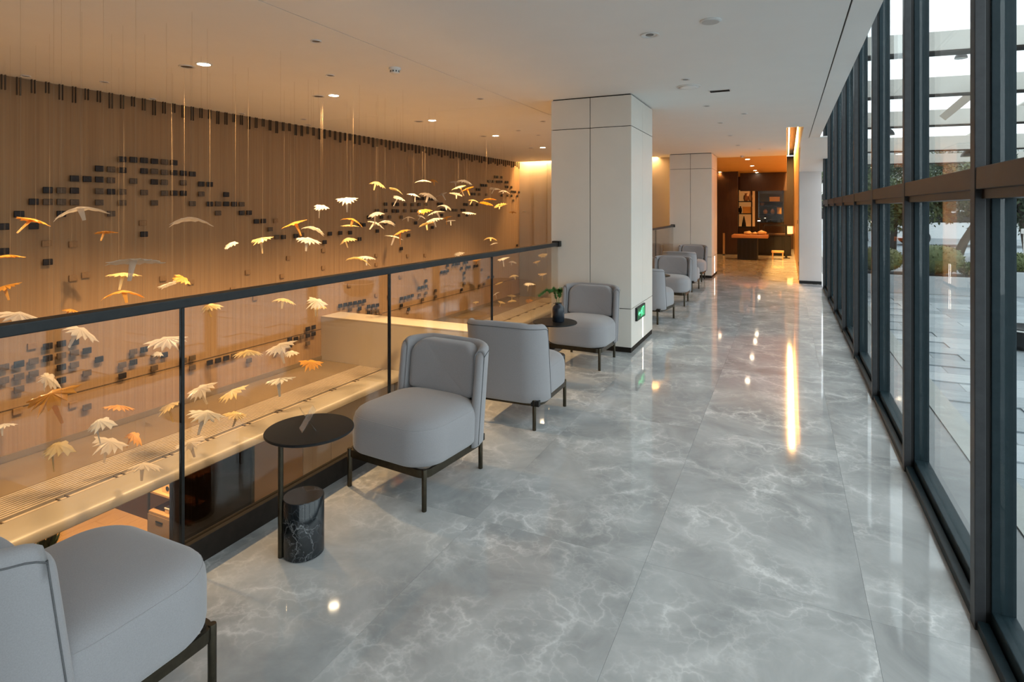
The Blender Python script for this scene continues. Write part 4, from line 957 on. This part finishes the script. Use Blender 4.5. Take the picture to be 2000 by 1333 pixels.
# dark planter bowl near the glass at the right frame edge
p = on_z(2008, 682, ZP); bw = thing('dark_bowl', 'low black bowl shaped planter on the plaza at the right edge', 'planter', (*p, ZP))
MB().lathe([(.16, 0), (.24, .06), (.27, .20), (.25, .235), (.22, .20), (.05, .17)], 0, 0, 36).build('bowl', M['tabletop'], bw, True, 50); MB().lathe([(.262, .205), (.270, .215), (.262, .225)], 0, 0, 36, False, False).build('rim', M['white_paint'], bw, True)
# far facade wall closing the view, its height standing in for a beige reflection
fw = thing('low_building', 'pale low building far behind the trees', 'building', (12, 44, ZP)); MB().box(-16, 16, 0, 6, 0, 5.4).build('wall', noisy('pale_render', (.50, .49, .46), (.56, .55, .52), .5, .7), fw); MB().box(-16.3, 16.3, -.3, 6.3, 5.4, 5.7).build('roof_edge', conc, fw)
for k in range(9): 
    for z in (.8, 3.2):
        wn = MB().box(-14.5+k*3.3, -12.6+k*3.3, -.03, 0, z, z+1.6).build('window', M['tabletop'], fw); MB().box(-13.58+k*3.3, -13.52+k*3.3, -.05, -.03, z, z+1.6).build('glazing_bar', conc, wn)
# entrance canopy: beams, struts, lamps
cb = noisy('canopy_beige', (.50, .47, .42), (.56, .53, .48), 2, .55)
can = thing('entrance_canopy', 'beige beamed entrance canopy above the plaza outside', 'canopy', (.75, 0, 0))
rot = math.radians(7)
bt = [(62, 101, 8.0), (150, 184, 11.0), (214, 244, 14.0), (266, 293, 17.0), (300, 318, 20.5)]
for (ytop, ybot, d) in bt:
    pc = at_d(1850, (ytop+ybot)/2, d); hgt = (ybot-ytop)/FPX*d
    b = MB().bbox(-3.6, 9, -.06, .06, -hgt/2, hgt/2, .006).build('beam', cb, can); b.rotation_euler = (0, 0, rot); b.location = (pc.x-.75, pc.y, pc.z)
    fl_ = MB().box(-3.6, 9, -.11, .11, -hgt/2-.03, -hgt/2).build('beam_flange', M['shoe'], can); fl_.rotation_euler = (0, 0, rot); fl_.location = (pc.x-.75, pc.y, pc.z)
for (xoff, zoff) in ((.25, .35), (4.2, .35), (8.2, .35)):
    p0 = at_d(1850, 62, 8.0); p1 = at_d(1850, 300, 20.5)
    MB().tube([(xoff, p0.y-3, p0.z+.35+.15), (xoff+.4, p1.y, p1.z+.35)], .07, 8).build('girder', cb, can)
a, b = at_d(1893, 187, 11.5), at_d(1846, 226, 13.0); b2 = b+(b-a)*.6; a2 = a-(b-a)*1.2
MB().tube([a2-Vector((.75, 0, 0)), b-Vector((.75, 0, 0))], .11, 4).build('strut', cb, can)
for (x, y, d) in ((1718, 0, 9.5),):
    pass
for i, (x, y, d, lab) in enumerate(((1877, 106, 9.2, 'bell shaped pendant lamp under the canopy, nearest'), (1735, 256, 14.2, 'bell shaped pendant lamp under the canopy, seen past the far mullions'), (1889, 298, 17.0, 'bell shaped pendant lamp under the canopy, farthest and lowest'))):
    p = at_d(x, y+8, d); s = .0875*d/9.2; o = thing('pendant_lamp', lab, 'pendant lamp', p, 0, 'bell lamps under the canopy')
    MB().lathe([(s, 0), (s*.95, s*.35), (s*.65, s*.85), (s*.28, s*1.2), (s*.25, s*1.7), (.004, s*1.75)], 0, 0, 24, False).build('shade', M['blackmetal'], o, True, 50); MB().lathe([(s*.9, .004), (s*.4, s*.3), (.004, s*.35)], 0, 0, 20, False).build('inner_reflector', M['white_paint'], o, True); MB().cyl(0, 0, s*1.7, s*2.3, .008, 8).build('stem', M['blackmetal'], o)
